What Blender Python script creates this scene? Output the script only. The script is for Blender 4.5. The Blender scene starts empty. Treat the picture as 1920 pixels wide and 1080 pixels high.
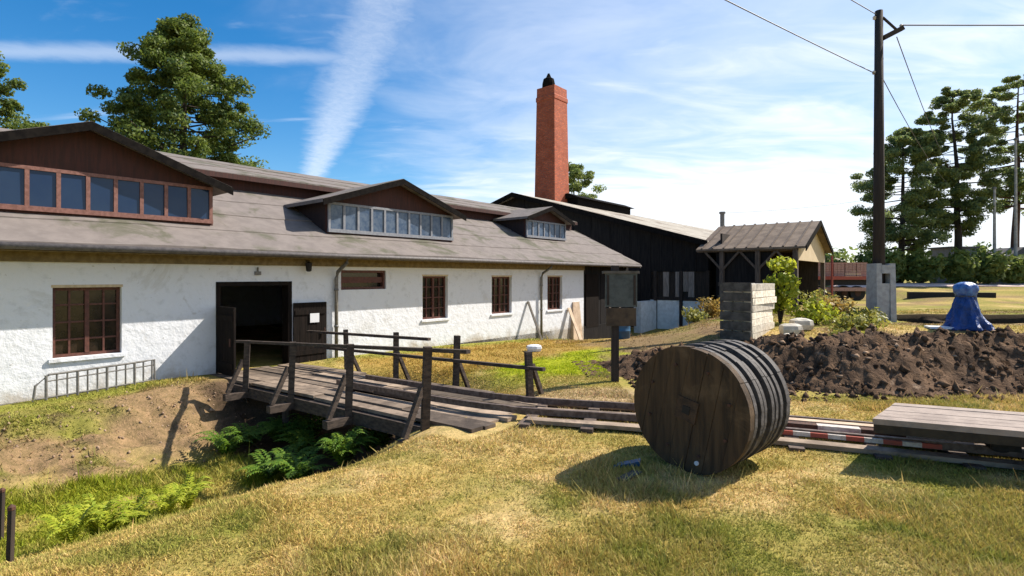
import bpy, math, random
import numpy as np
from math import sin, cos, radians, pi

random.seed(11)
RNG = np.random.default_rng(5)
C = bpy.context.scene.collection
scene = bpy.context.scene

# ------------------------------------------------------------------ camera
cam = bpy.data.cameras.new("camera")
cam.sensor_width = 36.0
cam.lens = 18.75                      # 1000 px of focal length on a 1920 px frame
cam.shift_y = -22 / 1920
cam.clip_start = 0.05
cam.clip_end = 5000
cam_ob = bpy.data.objects.new("camera", cam)
C.objects.link(cam_ob)
cam_ob.location = (0, 0, 2.0)
cam_ob.rotation_euler = (pi / 2, 0, 0)
scene.camera = cam_ob

# ------------------------------------------------------------------ sun + sky
SUN = np.array([1.99, 0.81, 2.1])
SUN = SUN / np.linalg.norm(SUN)
EL = math.asin(SUN[2])
AZ = math.atan2(SUN[0], SUN[1])       # clockwise from +Y
sun = bpy.data.lights.new("sun", 'SUN')
sun.energy = 4.8
sun.angle = radians(0.5)
sun.color = (1.0, 0.93, 0.82)
sun_ob = bpy.data.objects.new("sun", sun)
C.objects.link(sun_ob)
from mathutils import Vector, Matrix, noise as mnoise
sun_ob.rotation_euler = Vector(tuple(-SUN)).to_track_quat('-Z', 'Y').to_euler()
sun_ob.location = (30, 12, 32)

w = bpy.data.worlds.new("World")
scene.world = w
w.use_nodes = True
nt = w.node_tree
for n_ in list(nt.nodes):
    nt.nodes.remove(n_)


class NT:
    """tiny node-graph helper"""
    def __init__(self, tree):
        self.t = tree

    def n(self, kind, **kw):
        nd = self.t.nodes.new(kind)
        for k, v in kw.items():
            if k.startswith('i_'):
                nd.inputs[k[2:].replace('_', ' ')].default_value = v
            else:
                setattr(nd, k, v)
        return nd

    def l(self, a, b):
        self.t.links.new(a, b)

    def math(self, op, a, b=None, c=None, clamp=False):
        nd = self.t.nodes.new('ShaderNodeMath')
        nd.operation = op
        nd.use_clamp = clamp
        for i, v in enumerate((a, b, c)):
            if v is None:
                continue
            if isinstance(v, (int, float)):
                nd.inputs[i].default_value = v
            else:
                self.l(v, nd.inputs[i])
        return nd.outputs[0]

    def step(self, v, a, b):
        nd = self.t.nodes.new('ShaderNodeMapRange')
        nd.interpolation_type = 'SMOOTHSTEP'
        self.l(v, nd.inputs[0])
        for i, q in ((1, a), (2, b)):
            if isinstance(q, (int, float)):
                nd.inputs[i].default_value = q
            else:
                self.l(q, nd.inputs[i])
        return nd.outputs[0]

    def mix(self, f, a, b, typ='MIX'):
        nd = self.t.nodes.new('ShaderNodeMix')
        nd.data_type = 'RGBA'
        nd.blend_type = typ
        for i, v in ((0, f), (6, a), (7, b)):
            if isinstance(v, (int, float)):
                nd.inputs[i].default_value = v
            elif isinstance(v, tuple):
                nd.inputs[i].default_value = v if len(v) == 4 else v + (1,)
            else:
                self.l(v, nd.inputs[i])
        return nd.outputs[2]

    def noise(self, vec, scale, detail=4, rough=0.55, dist=0.0):
        nd = self.t.nodes.new('ShaderNodeTexNoise')
        nd.inputs['Scale'].default_value = scale
        nd.inputs['Detail'].default_value = detail
        nd.inputs['Roughness'].default_value = rough
        nd.inputs['Distortion'].default_value = dist
        if vec is not None:
            self.l(vec, nd.inputs['Vector'])
        return nd.outputs[0]


g = NT(nt)
sky = g.n('ShaderNodeTexSky', sky_type='NISHITA', sun_disc=False)
sky.sun_elevation = EL
sky.sun_rotation = AZ
sky.air_density = 1.0
sky.dust_density = 0.35
sky.ozone_density = 2.2
tc = g.n('ShaderNodeTexCoord')
sep = g.n('ShaderNodeSeparateXYZ')
g.l(tc.outputs['Generated'], sep.inputs[0])
zc = g.math('MAXIMUM', sep.outputs[2], 0.03)
px = g.math('DIVIDE', sep.outputs[0], zc)        # point on a cloud layer of unit height
py = g.math('DIVIDE', sep.outputs[1], zc)
comb = g.n('ShaderNodeCombineXYZ')
g.l(px, comb.inputs[0]); g.l(py, comb.inputs[1])
P0 = comb.outputs[0]
n_big = g.noise(P0, 1.3, 5, 0.6, 0.4)
n_fine = g.noise(P0, 7.0, 6, 0.65, 0.3)
n_tex = g.noise(P0, 20.0, 6, 0.7, 0.8)
# wide old contrail
ctr = g.math('MULTIPLY_ADD', py, -0.45, 0.41)
off = g.math('ABSOLUTE', g.math('SUBTRACT', g.math('MULTIPLY_ADD', g.math('SUBTRACT', n_fine, 0.5), 0.16, px), ctr))
hw = g.math('MAXIMUM', g.math('SUBTRACT', 0.255, g.math('MULTIPLY', g.math('ABSOLUTE', g.math('SUBTRACT', py, 2.75)), 0.035)), 0.10)
c1 = g.math('SUBTRACT', 1.0, g.step(off, g.math('MULTIPLY', hw, 0.10), hw))
c1 = g.math('MULTIPLY', c1, g.math('MULTIPLY_ADD', n_tex, 0.48, 0.28))
c1 = g.math('MULTIPLY', c1, g.math('SUBTRACT', 1.0, g.step(py, 6.0, 9.0)))
c1 = g.math('MULTIPLY', c1, g.math('MULTIPLY_ADD', g.step(py, 2.0, 4.5), 0.30, 0.60))
# second contrail, straight across
off2 = g.math('ABSOLUTE', g.math('SUBTRACT', g.math('MULTIPLY_ADD', g.math('SUBTRACT', n_fine, 0.5), 0.10, py),
                                 g.math('MULTIPLY_ADD', px, 0.045, 2.47)))
c2 = g.math('SUBTRACT', 1.0, g.step(off2, 0.0, 0.15))
c2 = g.math('MULTIPLY', c2, g.math('SUBTRACT', 0.33, g.math('MULTIPLY', g.step(px, -1.1, -0.1), 0.28)))
# streaked cirrus growing to the right
rot = g.n('ShaderNodeMapping', vector_type='POINT')
rot.inputs['Rotation'].default_value = (0, 0, radians(48))
rot.inputs['Scale'].default_value = (0.8, 2.3, 1)
zs = g.math('ADD', zc, 0.16)                      # softer thinning of the layer towards the horizon
comb2 = g.n('ShaderNodeCombineXYZ')
g.l(g.math('DIVIDE', sep.outputs[0], zs), comb2.inputs[0]); g.l(g.math('DIVIDE', sep.outputs[1], zs), comb2.inputs[1])
g.l(comb2.outputs[0], rot.inputs[0])
n_st = g.noise(rot.outputs[0], 2.1, 6, 0.55, 0.9)
n_st2 = g.noise(rot.outputs[0], 6.0, 5, 0.55, 0.6)
cov = g.math('ADD', g.math('MULTIPLY', g.step(px, -0.7, 2.4), 0.26), g.math('MULTIPLY', g.step(py, 2.9, 7.0), 0.30))
cov = g.math('MULTIPLY', cov, g.step(g.math('MULTIPLY_ADD', py, 0.22, px), -0.6, 0.9))
cv = g.math('ADD', g.math('ADD', g.math('MULTIPLY', n_st, 0.95), g.math('MULTIPLY', n_st2, 0.13)), cov)
c3 = g.math('MULTIPLY', g.step(cv, 0.62, 1.12), 0.95)
c4 = g.math('MULTIPLY', g.math('MULTIPLY', g.step(g.math('ADD', g.math('MULTIPLY_ADD', py, 0.16, px), g.math('MULTIPLY', g.math('SUBTRACT', n_big, 0.5), 1.5)), -0.75, 1.0), 0.50), g.math('MULTIPLY_ADD', n_big, 0.9, 0.45))
allc = g.math('MAXIMUM', g.math('MAXIMUM', c1, c2), g.math('ADD', c3, g.math('MULTIPLY', c4, g.math('SUBTRACT', 1.0, c3))))
allc = g.math('MULTIPLY', allc, g.step(sep.outputs[2], 0.0, 0.05))
hsv = g.n('ShaderNodeHueSaturation')
hsv.inputs['Saturation'].default_value = 1.44
hsv.inputs['Value'].default_value = 1.28
g.l(sky.outputs[0], hsv.inputs['Color'])
col = g.mix(allc, hsv.outputs[0], (8.6, 9.0, 9.6))
bg = g.n('ShaderNodeBackground')
bg.inputs[1].default_value = 0.070
g.l(col, bg.inputs[0])
out = g.n('ShaderNodeOutputWorld')
g.l(bg.outputs[0], out.inputs[0])

scene.view_settings.view_transform = 'Standard'
scene.view_settings.look = 'None'
scene.view_settings.exposure = 0.90
scene.view_settings.gamma = 1
scene.view_settings.use_curve_mapping = False
scene.cycles.max_bounces = 6
scene.cycles.use_denoising = True

# ------------------------------------------------------------------ frame of the building: s along its front, n out from it
O2 = np.array([-6.3, 13.0])
S2 = np.array([0.643, 0.766])
N2 = np.array([0.766, -0.643])


def P(s, n, z):
    q = O2 + S2 * s + N2 * n
    return (float(q[0]), float(q[1]), float(z))


def sn(x, y):
    dx, dy = x - O2[0], y - O2[1]
    return dx * S2[0] + dy * S2[1], dx * N2[0] + dy * N2[1]


def sst(a, b, x):
    t = np.clip((x - a) / (b - a), 0, 1)
    return t * t * (3 - 2 * t)


# vectorised value noise
_perm = RNG.random((256, 256))


def vnoise(x, y):
    xi, yi = np.floor(x).astype(int), np.floor(y).astype(int)
    fx, fy = x - xi, y - yi
    fx, fy = fx * fx * (3 - 2 * fx), fy * fy * (3 - 2 * fy)
    a = _perm[xi % 256, yi % 256]; b = _perm[(xi + 1) % 256, yi % 256]
    c = _perm[xi % 256, (yi + 1) % 256]; d = _perm[(xi + 1) % 256, (yi + 1) % 256]
    return (a * (1 - fx) + b * fx) * (1 - fy) + (c * (1 - fx) + d * fx) * fy


def fbm(x, y, o=4):
    v, amp, tot = 0, 1.0, 0
    for i in range(o):
        v = v + amp * vnoise(x * 2 ** i + 17.3 * i, y * 2 ** i + 9.1 * i)
        tot += amp
        amp *= 0.55
    return v / tot


def height(x, y):
    x = np.asarray(x, float); y = np.asarray(y, float)
    s, n = sn(x, y)
    zw = np.interp(s, [-14, -4.5, -2.2, 0, 2, 6, 11, 14, 19, 24, 40], [-.5, -.33, -.22, -.28, -.24, -.3, -.5, -.85, -1.15, -.9, 0.0])
    F = 0.42 * sst(12.5, 17, y) * sst(4, 9, x)
    t = sst(1.0, 6.5, n)
    z = zw * (1 - t) + F * t
    tb = sst(-14, -24, n)
    z = z * (1 - tb)
    tw = 1 - sst(0.9, 2.8, s)
    T = sst(1.0, 3.2, n) * (1 - sst(5.0, 7.9 + .9 * sst(-.5, -2.2, s), n)) * tw
    z = z * (1 - T) + (-1.12 + 0.10 * np.sin(s * 0.9)) * T
    z = z - 0.16 * np.exp(-((s - 4.6) / 2.4) ** 2 - ((n - 5.2) / 1.5) ** 2)
    z = z + .98 * sst(24, 44, y) * sst(22, 27, x)
    near = np.exp(-np.maximum(y - 25, 0) / 20)
    z = z + (fbm(x * 0.8, y * 0.8, 3) - 0.5) * 0.10 * near * sst(-0.6, 1.2, n)
    bank = sst(0.9, 1.8, n) * (1 - sst(3.0, 4.0, n)) * (1 - sst(-1.0, 0.4, s))
    z = z + bank * (fbm(x * 2.6, y * 2.6, 5) - 0.5) * 0.42
    z = z - 0.9 * sst(13.9, 14.4, x) * (1 - sst(22, 23, x)) * sst(17.9, 18.1, y) * (1 - sst(22.0, 22.2, y)) * (1 - .75 * sst(16.6, 17.0, x) * (1 - sst(17.6, 18.0, x)))
    return z


def H(x, y):
    return float(height(np.array([x]), np.array([y]))[0])


# ------------------------------------------------------------------ materials
MATS = {}


def mat(name, col, col2=None, rough=0.85, scale=6.0, stretch=(1, 1, 1), bump=0.0, bscale=40.0, spec=0.3, metal=0.0,
        lo=0.35, hi=0.65, dirt=None, dscale=1.2, dlo=0.55, dhi=0.75, coords='Object', trans=0.0, rot=(0, 0, 0), bdist=0.02, tone=0):
    m = bpy.data.materials.new(name)
    m.use_nodes = True
    t = m.node_tree
    G = NT(t)
    bs = t.nodes['Principled BSDF']
    bs.inputs['Roughness'].default_value = rough
    bs.inputs['Specular IOR Level'].default_value = spec
    bs.inputs['Metallic'].default_value = metal
    tcn = G.n('ShaderNodeTexCoord')
    mp = G.n('ShaderNodeMapping')
    mp.inputs['Scale'].default_value = stretch
    mp.inputs['Rotation'].default_value = rot
    G.l(tcn.outputs[coords], mp.inputs[0])
    v = mp.outputs[0]
    c = tuple(col) + (1,)
    if col2 is not None:
        f = G.step(G.noise(v, scale, 6, 0.6, 0.2), lo, hi)
        cc = G.mix(f, tuple(col), tuple(col2))
    else:
        rgb = G.n('ShaderNodeRGB')
        rgb.outputs[0].default_value = c
        cc = rgb.outputs[0]
    if dirt is not None:
        f2 = G.step(G.noise(tcn.outputs[coords], dscale, 7, 0.65, 0.4), dlo, dhi)
        cc = G.mix(f2, cc, tuple(dirt))
    if tone:
        oi = G.n('ShaderNodeObjectInfo')
        cc = G.mix(oi.outputs['Random'], G.mix(1.0, cc, (1 - tone,) * 3, 'MULTIPLY'), G.mix(1.0, cc, (1 + tone, 1 + tone, 1 + tone * .9), 'MULTIPLY'))
    G.l(cc, bs.inputs['Base Color'])
    if bump > 0:
        bn = G.n('ShaderNodeBump')
        bn.inputs['Strength'].default_value = bump
        bn.inputs['Distance'].default_value = bdist
        G.l(G.noise(v, bscale, 5, 0.65), bn.inputs['Height'])
        G.l(bn.outputs[0], bs.inputs['Normal'])
    if trans > 0:
        tr = G.n('ShaderNodeBsdfTranslucent')
        G.l(cc, tr.inputs[0])
        ms = G.n('ShaderNodeMixShader')
        ms.inputs[0].default_value = trans
        G.l(bs.outputs[0], ms.inputs[1]); G.l(tr.outputs[0], ms.inputs[2])
        G.l(ms.outputs[0], t.nodes['Material Output'].inputs[0])
    MATS[name] = m
    return m


M = MATS
mat('plaster', (.67, .68, .71), (.57, .58, .60), 0.9, 5.0, bump=0.55, bscale=5.5, bdist=0.05, lo=.52, hi=.72, dirt=(.44, .42, .39), dscale=2.2, dlo=.60, dhi=.80)
_t = MATS['plaster'].node_tree; _G = NT(_t); _b = _t.nodes['Principled BSDF']
_tc = _G.n('ShaderNodeTexCoord'); _sp = _G.n('ShaderNodeSeparateXYZ'); _G.l(_tc.outputs['Object'], _sp.inputs[0])
_old = _b.inputs['Base Color'].links[0].from_socket
_nz = _G.noise(_tc.outputs['Object'], 1.6, 7, .7, .3)
_hh = _G.math('MULTIPLY_ADD', _nz, -1.5, _sp.outputs[2])
_spl = _G.math('MULTIPLY', _G.math('SUBTRACT', 1.0, _G.step(_hh, -.95, -.45)), .75)
_nz2 = _G.noise(_tc.outputs['Object'], 0.55, 8, .72, .8)
_c = _G.mix(_G.math('MULTIPLY', _G.step(_nz2, .56, .66), .55), _old, (.50, .49, .47))
_nz3 = _G.noise(_tc.outputs['Object'], 11, 4, .6, .2)
_c = _G.mix(_G.math('MULTIPLY', _G.step(_nz3, .66, .72), .6), _c, (.36, .34, .31))
_G.l(_G.mix(_spl, _c, (.34, .27, .19)), _b.inputs['Base Color'])
mat('limewash_lit', (.82, .81, .79), (.68, .66, .63), 0.9, 4.0, bump=.5, bscale=9)  # extra white painted in to make up for sunlight missing in the shade
mat('cornice_glow', (.22, .165, .085), (.14, .105, .055), 0.9, 9.0)  # ochre timber, tinted to include the yellow glow of bounced light
mat('felt_roof', (.185, .158, .145), (.150, .128, .118), 0.95, 3.5, bump=0.25, bscale=60, dirt=(.092, .088, .062), dscale=.9, dlo=.50, dhi=.66)
mat('gutter', (.13, .115, .11), (.08, .07, .07), 0.6, 12.0)
mat('verge', (.008, .007, .007), (.014, .012, .011), 0.9, 9.0, spec=.03)
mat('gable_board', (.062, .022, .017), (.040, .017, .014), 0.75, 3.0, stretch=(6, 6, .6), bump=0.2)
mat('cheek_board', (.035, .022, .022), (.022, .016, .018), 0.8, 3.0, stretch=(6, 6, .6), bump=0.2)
mat('window_paint', (.22, .105, .085), (.15, .068, .052), 0.6, 14.0)
mat('window_brown', (.12, .045, .032), (.075, .03, .022), 0.6, 14.0)
mat('grey_paint', (.23, .235, .255), (.17, .175, .20), 0.6, 14.0)
mat('door_wood', (.018, .013, .011), (.010, .008, .007), 0.9, 3.0, stretch=(7, 7, .6), bump=0.3, spec=.08)
mat('tar_board', (.013, .012, .013), (.024, .021, .020), 0.9, 2.5, stretch=(5, 5, .5), bump=0.3, spec=.1)
mat('pale_board', (.33, .27, .23), (.20, .16, .135), 0.9, 3.0, stretch=(6, 6, .8), bump=0.3)
mat('old_board', (.13, .098, .08), (.07, .052, .042), 0.9, 3.0, stretch=(6, 6, .8), bump=0.3)
mat('dark_board', (.050, .036, .028), (.025, .019, .016), 0.9, 3.0, stretch=(6, 6, .8), bump=0.3)
mat('grey_roof', (.36, .33, .28), (.27, .24, .20), 0.95, 2.0, bump=0.25, bscale=50, dirt=(.15, .115, .09), dscale=.45, dlo=.52, dhi=.60)
mat('wing_roof', (.20, .150, .112), (.125, .092, .070), 0.95, 2.2, bump=0.3, bscale=30)
mat('cream_board', (.55, .44, .29), (.45, .35, .22), 0.85, 3.0, stretch=(5, 5, .6))
mat('bridge_wood', (.085, .062, .048), (.038, .028, .023), 0.9, 4.0, stretch=(2, 2, 6), bump=0.5, bscale=18)
mat('deck_wood', (.25, .19, .145), (.13, .098, .076), 0.9, 3.0, bump=0.5, bscale=14, dirt=(.10, .075, .06), dscale=2.4, dlo=.5, dhi=.7, tone=.6)
mat('reel_face', (.082, .049, .025), (.034, .021, .012), 0.8, 1.6, stretch=(9, 9, .7), bump=0.5, bscale=8, dirt=(.13, .082, .045), dscale=2.3, dlo=.52, dhi=.75)
mat('reel_rim', (.090, .079, .074), (.042, .036, .034), 0.75, 8.0, bump=0.5, bscale=20, spec=.4)
mat('reel_core', (.012, .010, .009), (.02, .016, .014), 0.9, 8.0)
mat('rust_iron', (.10, .045, .028), (.05, .028, .022), 0.8, 20.0, bump=0.3)
mat('hub_iron', (.080, .046, .026), (.040, .025, .016), 0.8, 12.0, bump=0.3)
mat('rail_steel', (.16, .12, .10), (.08, .055, .045), 0.55, 14.0, metal=0.3)
mat('sleeper', (.14, .105, .085), (.07, .05, .042), 0.95, 5.0, bump=0.5)
mat('tan_plank', (.56, .43, .31), (.42, .31, .22), 0.9, 4.0, stretch=(1, 1, 1), bump=0.3)
mat('red_paint', (.38, .075, .050), (.30, .08, .055), 0.6, 20.0)
mat('white_paint', (.60, .55, .50), (.44, .38, .33), 0.6, 20.0)
mat('wagon_top', (.32, .255, .215), (.23, .18, .152), 0.8, 4.0, bump=0.3, bscale=25, dirt=(.2, .17, .15), dscale=3)
mat('wagon_side', (.045, .034, .022), (.025, .02, .015), 0.85, 8.0)
mat('black_iron', (.012, .011, .011), (.022, .019, .018), 0.7, 12.0)
mat('pole_wood', (.045, .034, .028), (.028, .022, .020), 0.9, 3.0, stretch=(8, 8, .4), bump=0.4)
mat('concrete', (.40, .39, .38), (.30, .29, .285), 0.9, 6.0, bump=0.3)
mat('cable', (.09, .09, .10), None, 0.6)
mat('blue_tarp', (.004, .050, .235), (.003, .030, .14), 0.42, 6.0, spec=.5, bump=0.8, bscale=7, bdist=0.08)
mat('blue_tarp_pale', (.07, .20, .48), (.015, .07, .28), 0.38, 6.0, spec=.6, bump=0.6, bscale=9, bdist=0.05)
mat('blue_plastic', (.018, .09, .18), (.012, .06, .13), 0.45, 6.0, spec=.5)
mat('sheet_white', (.78, .80, .84), (.66, .68, .74), 0.5, 8.0)
mat('stack_wood', (.12, .105, .088), (.065, .056, .047), 0.9, 5.0, bump=0.4)
mat('stack_end', (.74, .67, .57), (.50, .44, .36), 0.9, 9.0, bump=0.6, bscale=18, tone=.25)
mat('pale_stone', (.60, .55, .47), (.44, .40, .34), 0.9, 7.0, bump=0.5)
mat('galv', (.20, .19, .175), (.13, .12, .11), 0.6, 14.0, metal=0.2)
mat('sign_panel', (.075, .085, .080), (.045, .050, .047), 0.6, 6.0)
mat('sign_lower', (.085, .058, .036), (.045, .032, .022), 0.85, 6.0)
mat('paper', (.62, .62, .64), None, 0.6)
mat('bark', (.055, .042, .033), (.030, .024, .020), 0.95, 5.0, stretch=(3, 3, .8), bump=0.6)
mat('bark_red', (.12, .060, .038), (.055, .034, .026), 0.95, 5.0, stretch=(3, 3, .8), bump=0.6)
mat('pale_bark', (.42, .40, .38), (.28, .27, .26), 0.9, 5.0)
mat('lilac_brick', (.44, .26, .21), (.34, .19, .15), 0.9, 12.0)
mat('hut_wall', (.24, .235, .245), (.19, .185, .195), 0.9, 3.0)


def leaf_mat(name, a, b, c, trans=0.3, sc=0.7):
    m = bpy.data.materials.new(name)
    m.use_nodes = True
    G = NT(m.node_tree)
    bs = m.node_tree.nodes['Principled BSDF']
    bs.inputs['Roughness'].default_value = 0.55
    bs.inputs['Specular IOR Level'].default_value = 0.35
    tcn = G.n('ShaderNodeTexCoord')
    f = G.step(G.noise(tcn.outputs['Object'], sc, 3, 0.6), .35, .65)
    f2 = G.step(G.noise(tcn.outputs['Object'], sc * 9, 2, 0.6), .40, .70)
    cc = G.mix(f2, G.mix(f, a, b), c)
    G.l(cc, bs.inputs['Base Color'])
    tr = G.n('ShaderNodeBsdfTranslucent')
    G.l(cc, tr.inputs[0])
    ms = G.n('ShaderNodeMixShader')
    ms.inputs[0].default_value = trans
    G.l(bs.outputs[0], ms.inputs[1]); G.l(tr.outputs[0], ms.inputs[2])
    G.l(ms.outputs[0], m.node_tree.nodes['Material Output'].inputs[0])
    MATS[name] = m


leaf_mat('leaf_lime', (.125, .180, .032), (.060, .108, .032), (.20, .235, .036), .5, .5)
leaf_mat('leaf_deep', (.17, .23, .080), (.10, .155, .075), (.30, .33, .09), .6, .5)
leaf_mat('leaf_far', (.19, .25, .055), (.11, .16, .05), (.27, .30, .07), .5, .3)
leaf_mat('leaf_bright', (.38, .42, .03), (.24, .32, .03), (.50, .48, .05), .5, 2)
leaf_mat('leaf_weed', (.28, .29, .05), (.18, .21, .04), (.40, .33, .08), .45, 2)
leaf_mat('leaf_fern', (.10, .20, .022), (.05, .12, .018), (.20, .28, .03), .4, 2)
leaf_mat('leaf_fern_pale', (.36, .42, .03), (.22, .30, .03), (.52, .52, .06), .45, 2)
leaf_mat('leaf_rust', (.34, .20, .045), (.20, .15, .04), (.48, .34, .08), .4, 2)


def brick_mat(name, c1, c2, mortar, scale):
    m = bpy.data.materials.new(name)
    m.use_nodes = True
    G = NT(m.node_tree)
    bs = m.node_tree.nodes['Principled BSDF']
    bs.inputs['Roughness'].default_value = 0.9
    uv = G.n('ShaderNodeUVMap')
    br = G.n('ShaderNodeTexBrick')
    br.inputs['Scale'].default_value = scale
    br.inputs['Color1'].default_value = c1 + (1,)
    br.inputs['Color2'].default_value = c2 + (1,)
    br.inputs['Mortar'].default_value = mortar + (1,)
    br.inputs['Mortar Size'].default_value = 0.016
    br.inputs['Brick Width'].default_value = .34
    br.inputs['Row Height'].default_value = .125
    G.l(uv.outputs[0], br.inputs[0])
    tcn = G.n('ShaderNodeTexCoord')
    f = G.step(G.noise(tcn.outputs['Object'], 1.6, 7, .75), .46, .66)
    cc = G.mix(f, br.outputs[0], tuple(x * .55 for x in c1))
    f3 = G.step(G.noise(tcn.outputs['Object'], 5.0, 5, .75), .56, .70)
    cc = G.mix(G.math('MULTIPLY', f3, .7), cc, tuple(min(1, x * 1.5 + .05) for x in c1))
    G.l(cc, bs.inputs['Base Color'])
    MATS[name] = m


brick_mat('brick', (.46, .095, .034), (.30, .058, .026), (.17, .085, .055), 1.0)
brick_mat('brick_pale', (.50, .30, .22), (.44, .20, .13), (.55, .46, .40), 1.0)

# glass: dark, glossy
m = bpy.data.materials.new('glass_blue'); m.use_nodes = True
b_ = m.node_tree.nodes['Principled BSDF']
G_ = NT(m.node_tree)
tcn_ = G_.n('ShaderNodeTexCoord')
f_ = G_.step(G_.noise(tcn_.outputs['Object'], 1.3, 3, .5), .35, .65)
G_.l(G_.mix(f_, (.010, .026, .068), (.016, .034, .074)), b_.inputs['Base Color'])
b_.inputs['Roughness'].default_value = 0.08
b_.inputs['Specular IOR Level'].default_value = 0.32
MATS['glass_blue'] = m
mat('glass_milky', (.035, .062, .115), (.085, .115, .165), 0.25, 7.0, spec=.5)
mat('glass_dark', (.010, .009, .008), (.030, .020, .014), 0.12, 5.0, spec=.5)

# ground: colour attribute carries what grows where; fine noise on top
m = bpy.data.materials.new('ground'); m.use_nodes = True
G_ = NT(m.node_tree)
b_ = m.node_tree.nodes['Principled BSDF']
b_.inputs['Roughness'].default_value = 1.0
b_.inputs['Specular IOR Level'].default_value = 0.1
at_ = G_.n('ShaderNodeVertexColor', layer_name='cover')
tcn_ = G_.n('ShaderNodeTexCoord')
O_ = tcn_.outputs['Object']
f1_ = G_.noise(O_, 9, 7, .7, .2)
f2_ = G_.noise(O_, 45, 4, .7)
c_ = G_.mix(G_.step(f1_, .30, .72), G_.mix(1.0, at_.outputs[0], (.66, .70, .62), 'MULTIPLY'), G_.mix(1.0, at_.outputs[0], (1.22, 1.18, 1.20), 'MULTIPLY'))
c_ = G_.mix(G_.step(f2_, .35, .75), G_.mix(1.0, c_, (.78, .80, .74), 'MULTIPLY'), G_.mix(1.0, c_, (1.15, 1.12, 1.08), 'MULTIPLY'))
G_.l(c_, b_.inputs['Base Color'])
bn_ = G_.n('ShaderNodeBump'); bn_.inputs['Strength'].default_value = .7; bn_.inputs['Distance'].default_value = .04
G_.l(G_.noise(O_, 22, 6, .7), bn_.inputs['Height']); G_.l(bn_.outputs[0], b_.inputs['Normal'])
MATS['ground'] = m

m = bpy.data.materials.new('grass_blade'); m.use_nodes = True
G_ = NT(m.node_tree)
b_ = m.node_tree.nodes['Principled BSDF']
b_.inputs['Roughness'].default_value = .7
b_.inputs['Specular IOR Level'].default_value = .2
at_ = G_.n('ShaderNodeVertexColor', layer_name='cover')
G_.l(at_.outputs[0], b_.inputs['Base Color'])
tr_ = G_.n('ShaderNodeBsdfTranslucent'); G_.l(at_.outputs[0], tr_.inputs[0])
ms_ = G_.n('ShaderNodeMixShader'); ms_.inputs[0].default_value = .3
G_.l(b_.outputs[0], ms_.inputs[1]); G_.l(tr_.outputs[0], ms_.inputs[2]); G_.l(ms_.outputs[0], m.node_tree.nodes['Material Output'].inputs[0])
MATS['grass_blade'] = m

mat('soil', (.165, .102, .062), (.052, .032, .021), 1.0, 2.4, bump=1.0, bscale=16, bdist=.06, lo=.3, hi=.7, dirt=(.26, .185, .13), dscale=4.0, dlo=.58, dhi=.75, spec=.1)
mat('pale_soil', (.36, .25, .17), (.20, .135, .09), 1.0, 6.0, spec=.1)
mat('road_sand', (.66, .50, .43), (.54, .41, .36), 0.95, 2.0)

# ------------------------------------------------------------------ mesh helpers
ORG = {}


def org_of(o):
    return np.array(ORG.get(o.name, (0, 0, 0)), float)


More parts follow.
